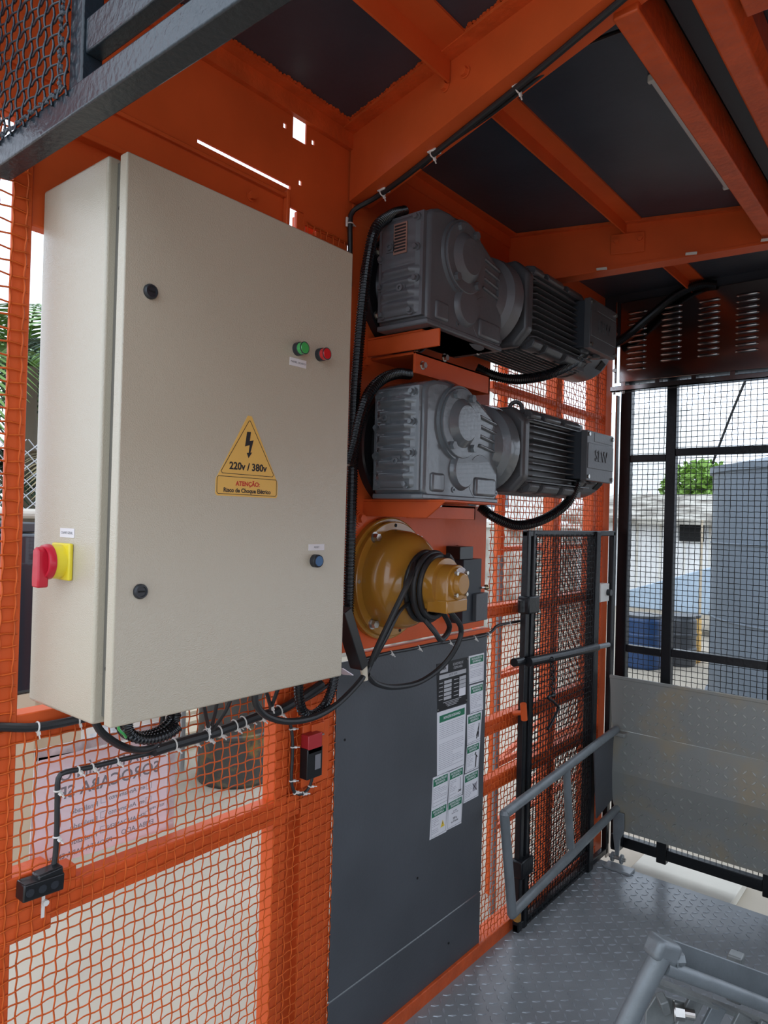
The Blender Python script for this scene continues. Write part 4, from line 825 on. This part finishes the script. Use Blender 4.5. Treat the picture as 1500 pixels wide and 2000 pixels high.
MB().box((hx0-.01, 3.37, .0005), (hx1+.06, 3.438, .012)).build('hinge_base', 'floor_grey', RP, bevel=.002)

# ================================================================== LANDING GATE beyond the ramp
LG = empty('landing_gate', (.5, 3.62, .02), 'tall black landing gate with wire mesh beyond the ramp', 'gate')
GY = 3.60
for x0, x1 in ((.030, .085), (.262, .310), (.735, .785), (1.55, 1.60)): MB().box((x0, GY, .0), (x1, GY+.045, 2.55)).build('post', 'black_paint', LG, bevel=.004)
for x0, x1, z0, z1 in ((.085, .262, 1.985, 2.020), (.310, 1.55, 2.010, 2.046), (.085, .262, 1.015, 1.050), (.310, .735, 1.020, 1.058), (.785, 1.55, 1.02, 1.058), (.085, .262, .020, .072), (.310, .735, .020, .072), (.785, 1.55, .02, .072), (.085, 1.55, 2.47, 2.51)):
    MB().box((x0, GY+.002, z0), (x1, GY+.043, z1)).build('rail', 'black_paint', LG, bevel=.003)
wire_mesh('wire_mesh', (.05, GY+.050, .03), (1,0,0), (0,0,1), (0,1,0), 1.53, 2.45, .0262, .0016, 'black_wire', LG, k=2, jit=.001)
MB().box((.055, GY-.06, .02), (.10, GY, .10)).build('stop_block', 'black_paint', LG, bevel=.004)
tag(MB().box((.012, GY-.02, -.05), (.019, GY+.02, 2.33)).build('bright_gap_strip', 'stainless'), 'thin bright strip added in place of the light gap left of the landing gate', 'strip')  # bright strip stands in for daylight through the gap beside the post

# ================================================================== LOUVRED STAINLESS BOX
LV = empty('louvred_box', (.85, 3.48, 2.33), 'polished stainless steel box with rows of louvres above the landing gate', 'resistor box')
LY = 3.42
MB().box((.088, LY, 2.362), (1.62, LY+.14, 2.756)).build('housing', 'stainless', LV, bevel=.003)
prof = [(math.cos(a)*.0085, math.sin(a)*.0085) for a in [math.pi*k/6 for k in range(7)]]
lvmesh = None
for (xa_, xb_) in ((.123, .222), (.286, .384), (.452, .546), (.612, .708), (.772, .868), (.93, 1.03)):
    for k in range(11 if xa_ < .2 else 10):
        z = 2.697-k*.0277
        if lvmesh is None:
            b = MB(); L = .096; n = 12; R_ = .0095
            rings = [(-.002, .001), (.003, .55), (.008, .85), (.014, 1.0), (L-.014, 1.0), (L-.008, .85), (L-.003, .55), (L+.002, .001)]; vs = []; fs = []
            for x, s_ in rings:
                for i in range(7): a = math.pi*i/6; vs.append((x, -math.sin(a)*R_*s_*.9, -math.cos(a)*R_*s_*.85))
            for i in range(len(rings)-1):
                for j in range(6): q = i*7+j; fs.append((q, q+1, q+8, q+7))
            me = bpy.data.meshes.new('louvre'); me.from_pydata(vs, [], fs); me.update(); me.polygons.foreach_set('use_smooth', [True]*len(me.polygons)); me.materials.append(MATS['stainless']); lvmesh = me
        o = bpy.data.objects.new('louvre', lvmesh); scene.collection.objects.link(o); o.parent = LV; o.location = Vector((xa_, LY, z))-LV.location
MB().cyl((.072, LY-.005, 2.36), (.072, LY-.005, 2.76), .006, n=10).build('hinge_rod', 'stainless', LV)
for z in (2.42, 2.60): MB().cyl((.072, LY-.012, z), (.072, LY-.022, z), .010, n=12).build('screw', 'steel', LV)
b = MB(); b.box((.05, LY-.012, 2.318), (1.62, LY-.006, 2.342)); b.box((.05, LY-.012, 2.318), (1.62, LY+.02, 2.322)); b.build('tray_lip', 'stainless', LV)
for k in range(9):
    x = .10+k*.165; MB().box((x, LY-.004, 2.340), (x+.02, LY+.05, 2.362)).build('tray_tab', 'stainless', LV)
MB().box((.06, LY+.02, 2.335), (1.62, LY+.13, 2.350)).build('tray_floor', 'box_dark', LV)
for x in (.065, .11): MB().cyl((x, LY+.0, 2.306), (x, LY, 2.318), .007, n=10).build('screw', 'steel', LV)
tag(MB().box((.0, 3.44, 2.55), (1.75, 3.47, 2.80)).build('wall_end', 'ceiling_dark'), kind='structure')

# ================================================================== NEAR GATE (raised, overhead at the left)
NG = empty('raised_gate', (.55, .55, 2.28), 'raised blue-black entry gate with mesh overhead at the near end', 'gate')
MB().box((.02, .53, 2.280), (1.30, .571, 2.326)).build('bottom_rail', 'near_bar', NG, bevel=.003)
MB().box((.312, .535, 2.326), (.352, .570, 2.72)).build('stile', 'near_bar', NG, bevel=.003)
MB().box((.352, .540, 2.375), (1.30, .568, 2.43)).build('cross_rail', 'near_bar', NG, bevel=.003)
wire_mesh('wire_mesh', (.02, .526, 2.315), (1,0,0), (0,0,1), (0,-1,0), .305, .42, .0250, .0021, 'blue_black', NG, k=4)
b = MB()
for k in range(46):
    s = random.uniform(.0035, .006); b.lathe((.305+random.uniform(-.006, .006), .526, 2.33+k*.0085), (0,-1,0), [(0, s), (s*.6, s*.7), (s, .0005)], 7)
for k in range(40):
    s = random.uniform(.003, .005); b.lathe((.02+k*.0072, .526, 2.326+random.uniform(-.004, .004)), (0,-1,0), [(0, s), (s*.6, s*.7), (s, .0005)], 7)
tag(b.build('weld_bead', 'blue_black', NG), kind='stuff')

# ================================================================== STEEL RAMP FRAME lying in the foreground
FR = empty('ramp_frame', tuple(DEP(1330, 1990, 1.6)), 'grey tubular steel ramp frame in the lower right foreground', 'ramp')
c0 = DEP(1292, 1862, 1.50)
b = MB(); b.tube([c0, DEP(1262, 1920, 1.50), DEP(1180, 2090, 1.49), (c0[0]-.10, c0[1]-.06, .02)], .0215, 18); b.build('side_tube', 'grey_tube', FR)
b = MB(); b.tube([DEP(1298, 1888, 1.50), DEP(1400, 1926, 1.54), DEP(1760, 2068, 1.68)], .0155, 16); b.build('cross_tube', 'grey_tube', FR)
pA, pB = DEP(1305, 1856, 1.56), DEP(1800, 2034, 1.80)
b = MB(); b.bar(pA, pB, .006, .050, (0,0,1)); b.bar(pA+V3((-.0,-.02,-.024)), pB+V3((0,-.02,-.024)), .046, .006, (0,0,1)); b.build('angle_bar', 'grey_tube', FR, bevel=.002)
b = MB(); b.bar(DEP(1271, 1845, 1.50), DEP(1316, 1861, 1.52), .05, .046, (0,0,1)); b.build('corner_block', 'grey_tube', FR, bevel=.012, segs=3)
b = MB(); b.hexa(DEP(1316, 1873, 1.51), _R, .014, .018); b.cyl(DEP(1326, 1876, 1.51), DEP(1336, 1879, 1.51), .008, n=12); b.build('bolt', 'grey_tube', FR)
p = DEP(1437, 1872, 1.72); b = MB(); b.bar(p+V3((0,0,-.10)), p+V3((0,0,.012)), .034, .034, (1,0,0)); b.build('square_peg', 'steel_grey', FR, bevel=.004)
pl_ = [DEP(1290, 1925, 1.58), DEP(1420, 1960, 1.62), DEP(1560, 2010, 1.66)]
b = MB(); b.bar(DEP(1275, 1915, 1.60), DEP(1760, 2102, 1.74), .035, .008, (0,0,1)); b.build('flat_bar', 'steel_grey', FR, bevel=.001)
for k, (px, py) in enumerate(((1362, 1958), (1405, 1975), (1455, 1992), (1500, 2008))):
    q = DEP(px, py, 1.62); b = MB(); b.bar(q+_U*.012, q-_U*.20-_R*.11, .034, .010, _B); b.build('slat', 'steel_grey' if k != 1 else 'grey_tube', FR, bevel=.002)
b = MB(); b.prism([(-.05, -.12), (.05, -.14), (.045, .03), (-.02, .05), (-.045, .01)], DEP(1300, 1985, 1.63), _R, _U, -_B*.008); b.build('lug_plate', 'steel_grey', FR, bevel=.002)
q = DEP(1315, 1975, 1.60); b = MB(); b.hexa(q, _R+.3*_B, .017, .020); b.cyl(q, q+_n(_R+.3*_B)*.045, .011, n=14); b.build('pivot_bolt', 'steel', FR)
q = DEP(1292, 1948, 1.60); b = MB(); b.bar(q, DEP(1300, 1972, 1.61), .02, .03, _B); b.build('hinge_lug', 'steel_grey', FR, bevel=.003)

# ================================================================== OUTSIDE, beyond the mesh
HM = empty('hoist_mast', (-.45, 2.7, GZ), 'orange lattice mast standing outside behind the mesh wall', 'mast')
tubes = [AX(971, 1200, -.30)[:2], AX(1166, 1000, -.30)[:2], AX(1088, 1000, -.55)[:2]]
for x, y in tubes: MB().cyl((x, y, GZ), (x, y, 3.6), .024, n=16).build('mast_tube', 'orange_paint', HM)
for z in (1.53, 1.22, .92, .50, .20):
    for i, j in ((0, 1), (0, 2)): MB().bar((*tubes[i], z), (*tubes[j], z+.0), .022, .022).build('rung', 'orange_paint', HM)
tag(MB().cyl((-.20, AX(978, 1140, -.20)[1], GZ), AX(978, 1085, -.20), .014, n=12).build('grey_pipe', 'grey_tube'), 'slim grey vertical pipe standing just outside the mesh wall', 'pipe')
# paper sheet in a plastic sleeve, hung facing away from the camera
PX = -.10; y0, y1, z0, z1 = .706, 1.034, .885, 1.125
PS = empty('paper_sign', (PX, (y0+y1)/2, z0), 'white paper sheet in a clear sleeve behind the lower mesh, lettering mirrored', 'sign')
b = MB(); b.prism([(y0, z0+.012), (y1, z0-.006), (y1+.002, z1-.012), (y0+.008, z1+.010)], (PX-.001, 0, 0), (0,1,0), (0,0,1), (.001,0,0)); b.build('sheet', 'paper_pink', PS)
b = MB(); b.prism([(y0-.006, z0+.004), (y0, z0+.004), (y0+.006, z1+.03), (y0, z1+.03)], (PX-.002, 0, 0), (0,1,0), (0,0,1), (.002,0,0)); b.prism([(y1, z0-.01), (y1+.022, z0-.012), (y1+.022, z1), (y1, z1)], (PX-.002, 0, 0), (0,1,0), (0,0,1), (.002,0,0)); b.box((PX-.002, y0, z1+.004), (PX, y1+.02, z1+.028)); b.build('sleeve_edge', 'plastic_film', PS)
def mir(s, y, z, size, m='print_mid', bold=0.0, al='CENTER'): return text('lettering', s, (PX+.0004, y, z), (0,-1,0), (0,.0,1), size, m, PS, bold=bold, ext=.0002, align=al)
mir('NETA FASCÍNIO', .89, 1.082, .036, 'print_mid', .01); mir('SOROCABA-SP', .885, 1.043, .038, 'print_mid', .015)
for k, (a_, c_) in enumerate((('em Andamento', 'Finalizado'), ('em Andamento', 'Finalizado'), ('EM ANDAMEN', 'Finalizado'))):
    z = 1.003-k*.034; mir(a_, .925, z, .0150); mir(c_, .82, z-.006, .0165)
    for yy in (.982, .866):
        b = MB(); s_ = .007
        for p_, q_ in (((-1,-1),(1,-1)), ((1,-1),(1,1)), ((1,1),(-1,1)), ((-1,1),(-1,-1))): b.bar((PX+.0003, yy+p_[0]*s_, z+p_[1]*s_), (PX+.0003, yy+q_[0]*s_, z+q_[1]*s_), .0006, .0012, (1,0,0))
        b.build('tick_box', 'print_light', PS)
mir('TESTE FINAL', 1.004, .945, .0085); mir('EMBALADO', .955, .912, .0165); mir('PRONTA PARA ENVIO', .81, .905, .016)
# yard clutter seen below the cabinet
DR = empty('steel_drum', (-2.36, 3.10, GZ), 'dark steel drum with painted-on yellow reflections standing in the yard', 'drum')
b = MB(); b.lathe((-2.36, 3.10, GZ), (0,0,1), [(0, .245), (.02, .255), (.06, .25), (.30, .25), (.31, .257), (.33, .257), (.34, .25), (.60, .25), (.61, .257), (.63, .257), (.64, .25), (.86, .25), (.88, .256), (.89, .24)], 40); b.build('shell', 'drum_dark', DR)
b = MB(); b.torus((-2.36, 3.10, GZ+.885), (0,0,1), .25, .008, 40, 8); b.build('rim', 'steel', DR)
PLT = empty('wooden_pallet', (-3.6, 3.2, GZ), 'pale wooden pallet on the yard behind the paper sheet', 'pallet')
for k in range(5): MB().box((-4.1+k*.23, 2.6, GZ+.10), (-3.95+k*.23, 3.8, GZ+.125)).build('board', 'pale_wood', PLT)
for y in (2.62, 3.15, 3.7): MB().box((-4.1, y, GZ), (-3.0, y+.08, GZ+.10)).build('bearer', 'pale_wood', PLT)
def crumple(name, c, r, label, sq=(1,1,1)):
    b = MB(); n, m = 14, 9; vs = []; fs = []
    for i in range(m+1):
        th = math.pi*i/m
        for j in range(n):
            ph = 2*math.pi*j/n; rr = r*(1+random.uniform(-.16, .16)); vs.append((c[0]+rr*sq[0]*math.sin(th)*math.cos(ph), c[1]+rr*sq[1]*math.sin(th)*math.sin(ph), max(GZ+.001, c[2]+rr*sq[2]*math.cos(th))))
    for i in range(m):
        for j in range(n): fs.append((i*n+j, i*n+(j+1) % n, (i+1)*n+(j+1) % n, (i+1)*n+j))
    b.add(vs, fs); o = b.build(name, 'plastic_film'); tag(o, label, 'wrapping'); return o
BX = empty('cardboard_box', (-2.95, 2.02, GZ), 'brown cardboard box partly wrapped, left of the paper sheet', 'box')
MB().box((-3.2, 1.80, GZ), (-2.75, 2.22, GZ+.40)).build('carton', 'cardboard', BX, bevel=.006); MB().bar((-3.2, 2.01, GZ+.41), (-2.75, 2.01, GZ+.41), .05, .002).build('tape', 'pale_wood', BX)
crumple('plastic_wrap', (-2.9, 2.34, GZ+.30), .26, 'crumpled clear plastic wrap beside the cardboard box', (1, .7, 1.2)); crumple('plastic_wrap', (-2.55, 2.02, GZ+.12), .17, 'small heap of clear plastic wrap in front of the cardboard box', (1, 1, .8))
crumple('plastic_wrap', (-3.4, 2.75, GZ+.40), .30, 'tall heap of clear plastic film behind the paper sheet', (1, .8, 1.3))
# garden wall with chain-link, machine and palms at the far left
GWL = empty('chain_link_fence', (-2.7, 1.9, GZ), 'chain-link fence with a pale top pipe at the far left', 'fence')
for y in (.8, 2.9): MB().cyl((-2.7, y, GZ), (-2.7, y, 2.05), .03, n=12).build('post', 'fence_wire', GWL)
MB().cyl((-2.7, .8, 1.635), (-2.7, 2.9, 1.635), .028, n=12).build('rail', 'concrete_slab', GWL)
MB().box((-2.76, .8, GZ), (-2.68, 2.9, .55)).build('base_wall', 'wall_plaster', GWL)
b = MB(); sp = .085
for k in range(-8, 34):
    y = .8+k*sp
    for s_ in (1, -1):
        ya, yb = (y, y+.42) if s_ > 0 else (y+.42, y); P = [(-2.7+.006*s_*(1 if i % 2 else -1), ya+(yb-ya)*i/10, 1.655+.40*i/10) for i in range(11)]; b.tube(P, .0032, 4)
tag(b.build('chain_link', 'fence_wire', GWL), kind='stuff')
MC = empty('dark_machine', (-2.2, 1.55, GZ), 'dark slate machine cover standing behind the left post', 'machine')
MB().box((-2.5, 1.20, .80), (-1.95, 1.56, 1.55)).build('cover', 'car_dark', MC, bevel=.02, segs=3); MB().box((-2.5, 1.20, GZ), (-1.95, 1.56, .80)).build('stand', 'pale_wood', MC); MB().box((-2.48, 1.20, 1.552), (-1.97, 1.55, 1.60)).build('lid', 'panel_grey', MC, bevel=.008)
tag(MB().box((-2.45, 1.60, GZ), (-2.25, 1.95, .75)).build('stacked_timber', 'pale_wood', bevel=.005), 'stack of pale timber behind the left post of the cage', 'timber')
def palm(name, c, n, L, label, seed, mats, trunk=True, tilt=(.15, .9)):
    rnd = random.Random(seed); E_ = empty(name, (c[0], c[1], GZ), label, 'palm')
    if trunk: MB().lathe((c[0], c[1], GZ), (0,0,1), [(0, .13), (.4, .10), (c[2]-GZ, .085)], 12).build('trunk', 'trunk', E_)
    for k in range(n):
        az = 2*math.pi*k/n+rnd.uniform(-.25, .25); el = rnd.uniform(*tilt); l = L*rnd.uniform(.8, 1.1); d = V3((math.cos(az), math.sin(az), 0)); P = []
        for i in range(14):
            t = i/13; P.append(V3(c)+d*l*t*math.cos(el*(1-.4*t))+V3((0,0,1))*(l*t*math.sin(el)-l*.75*t*t))
        b = MB(); b.tube(P, [.012*(1-.8*i/13) for i in range(14)], 5); m_ = rnd.choice(mats)
        for i in range(2, 13):
            tdir = _n(P[min(13, i+1)]-P[i-1]); side = _n(np.cross(tdir, (0,0,1)))
            for s_ in (1, -1):
                for jj in (0, .5):
                    q = P[i]+(P[min(13, i+1)]-P[i])*jj; ll = L*.30*(1-abs(i/13-.45)); e = q+side*s_*ll*.75+tdir*ll*.6-V3((0,0,1))*ll*.28; w = tdir*.014
                    mm_ = (q+e)/2+V3((0,0,.02)); b.add([q-w, q+w, mm_+w*1.2, mm_-w*1.2, e], [(0,1,2,3), (3,2,4)])
        b.build('frond', m_, E_, smooth=False)
palm('palm_tree', (-4.2, 2.45, 2.75), 26, 1.5, 'green feather palm rising behind the chain-link fence', 3, ['palm_green', 'palm_green', 'palm_dark'])
palm('palm_tree', (-4.6, 2.75, 1.9), 26, 1.4, 'dark low palm between the fence and the taller palm', 5, ['palm_dark', 'palm_dark', 'palm_straw'])
palm('palm_tree', (-6.2, 3.5, 3.2), 24, 1.9, 'tall palm farther back behind the cabinet', 9, ['palm_dark', 'palm_green'])
# buildings and yard beyond the far mesh
BL = empty('stained_wall', (-4.6, 8.5, GZ), 'low weather-stained yard wall behind the orange mast', 'wall')
MB().box((-4.8, 4.5, GZ), (-4.6, 13.5, 1.55)).build('masonry', 'wall_stained', BL); MB().box((-4.86, 4.45, 1.55), (-4.54, 13.5, 1.64)).build('coping', 'concrete_slab', BL)
BD = empty('pale_building', (-7.5, 10, GZ), 'pale plastered building with a flat top behind the stained wall', 'building')
MB().box((-9.0, 5.5, GZ), (-7.2, 18, 6.0)).build('wall', 'wall_plaster', BD); MB().box((-9.1, 5.4, 6.0), (-7.1, 18, 6.15)).build('roof_edge', 'roof_pale', BD)
for y in (8.0, 11.0, 14.0):
    f = MB().box((-7.22, y, 1.9), (-7.17, y+1.3, 3.0)).build('window_opening', 'roof_pale', BD); MB().box((-7.185, y+.08, 1.98), (-7.165, y+1.22, 2.92)).build('pane', 'tank_grey', f)
SH = empty('low_shed', (-1.6, 15.5, GZ), 'long pale shed with a low roof beyond the landing gate', 'shed')
sz = AY(1300, 1018, 15.0)[2]
MB().box((-5.5, 15.0, GZ), (6, 18, sz-.05)).build('wall', 'roof_pale', SH)
for k in range(24): MB().box((-5.4+k*.48, 14.975, GZ), (-5.36+k*.48, 15.0, sz-.05)).build('wall_rib', 'wall_plaster', SH)
b = MB(); b.prism([(14.6, 0), (14.6, .10), (18.2, .75), (18.2, .65)], (-5.7, 0, sz-.06), (0,1,0), (0,0,1), (12, 0, 0)); b.build('roof', 'wall_stained', SH)
q = AY(1352, 1038, 14.9); MB().box((q[0]-.25, 14.9, q[2]-.2), (q[0]+.2, 15.05, q[2]+.2)).build('vent', 'dark_hole', SH)
tag(MB().box((-9, 22, GZ), (AY(1338, 950, 22)[0], 25, 5.2)).build('white_block', 'roof_pale'), 'plain white block building rising behind the low shed', 'building')
TK = empty('storage_tank', (1.15, 8.3, GZ), 'big slate-grey cylindrical tank beyond the landing gate', 'tank')
tl_ = V3(AY(1389, 1100, 8.3)); tr = 1.25; tcx = tl_[0]+tr*1.03
ztop = AY(1450, 905, 8.0)[2]
b = MB(); b.lathe((tcx, 8.3, GZ), (0,0,1), [(0, tr+.03), (.05, tr+.03), (.055, tr), (ztop-.12-GZ, tr), (ztop-.115-GZ, tr+.03), (ztop-.05-GZ, tr+.03), (ztop-.045-GZ, tr-.02), (ztop+.18-GZ, .2), (ztop+.2-GZ, .05)], 56); b.build('shell', 'tank_grey', TK)
for z in (.75, 1.5): b = MB(); b.torus((tcx, 8.3, z), (0,0,1), tr+.004, .012, 56, 6); b.build('hoop', 'tank_grey', TK)
tag(MB().tube(smooth_path([AY(1392, 905, 7.6), AY(1420, 830, 7.2), AY(1452, 752, 6.8), AY(1480, 690, 6.4)], .1), .012, 6).build('overhead_wire', 'black_rubber'), 'thin dark wire rising from the tank top', 'wire')
def barrel(name, px, y, r, h, m, label):
    x = AY(px, 1280, y)[0]; E_ = empty(name, (x, y, GZ), label, 'barrel')
    b = MB(); b.lathe((x, y, GZ), (0,0,1), [(0, r*.94), (.03, r), (h*.32, r), (h*.34, r*1.04), (h*.37, r*1.04), (h*.39, r), (h*.62, r), (h*.64, r*1.04), (h*.67, r*1.04), (h*.69, r), (h*.95, r), (h, r*.93)], 28); b.build('shell', m, E_)
    b = MB(); b.lathe((x, y, GZ+h), (0,0,1), [(0, r*.95), (.03, r*.95), (.035, r*.85)], 28); b.build('lid', 'panel_grey', E_)
barrel('plastic_barrel', 1254, 8.9, .24, .62, 'barrel_blue', 'dark blue barrel nearest the gate post in the yard')
barrel('plastic_barrel', 1326, 9.4, .20, .60, 'panel_grey', 'dark grey barrel between the blue barrel and the tank')
barrel('plastic_barrel', 1346, 9.7, .14, .58, 'sticker', 'orange yellow canister beside the dark grey barrel')
TR = empty('blue_trailer', (-1.2, 12.0, GZ), 'pale blue sloping vehicle cover behind the barrels', 'vehicle')
x0 = AY(1228, 1200, 12)[0]; x1 = AY(1386, 1200, 12)[0]
MB().prism([(x0, GZ+.35), (x0, .55), (x1, 1.02), (x1+.8, 1.02), (x1+.8, GZ+.35)], (0, 12.0, 0), (1,0,0), (0,0,1), (0, .9, 0)).build('body', 'pale_blue', TR, bevel=.02)
for xx in (x1+.3,): MB().cyl((xx, 11.98, GZ+.25), (xx, 12.2, GZ+.25), .25, n=20).build('wheel', 'black_rubber', TR)
tag(MB().cyl((AY(1368, 1150, 10.5)[0], 10.5, GZ), (AY(1368, 1150, 10.5)[0], 10.5, 1.75), .018, n=10).build('marker_pole', 'pale_wood'), 'thin pale pole standing left of the tank', 'pole')
def tree(c, r, label, seed):
    rnd = np.random.default_rng(seed); E_ = empty('leafy_tree', (c[0], c[1], GZ), label, 'tree'); MB().lathe((c[0], c[1], GZ), (0,0,1), [(0, .16), (c[2]-GZ, .08)], 10).build('trunk', 'trunk', E_)
    N = 2600; d = rnd.normal(size=(N, 3)); d /= np.linalg.norm(d, axis=1)[:, None]; P = np.array(c)+d*(rnd.random((N, 1))**.5)*np.array(r); a = rnd.normal(size=(N, 3)); a /= np.linalg.norm(a, axis=1)[:, None]; bb = np.cross(a, rnd.normal(size=(N, 3))); bb /= np.linalg.norm(bb, axis=1)[:, None]
    s = .10; VV = np.stack([P-a*s, P+bb*s*.5, P+a*s, P-bb*s*.5], 1).reshape(-1, 3); raw('foliage', VV, np.arange(N*4).reshape(-1, 4), 'leaf_green', E_, 'stuff')
q = AY(1368, 960, 19.5); tree((q[0], 19.5, q[2]), (1.0, .9, .85), 'bright green leafy tree between the white block and the tank', 4)
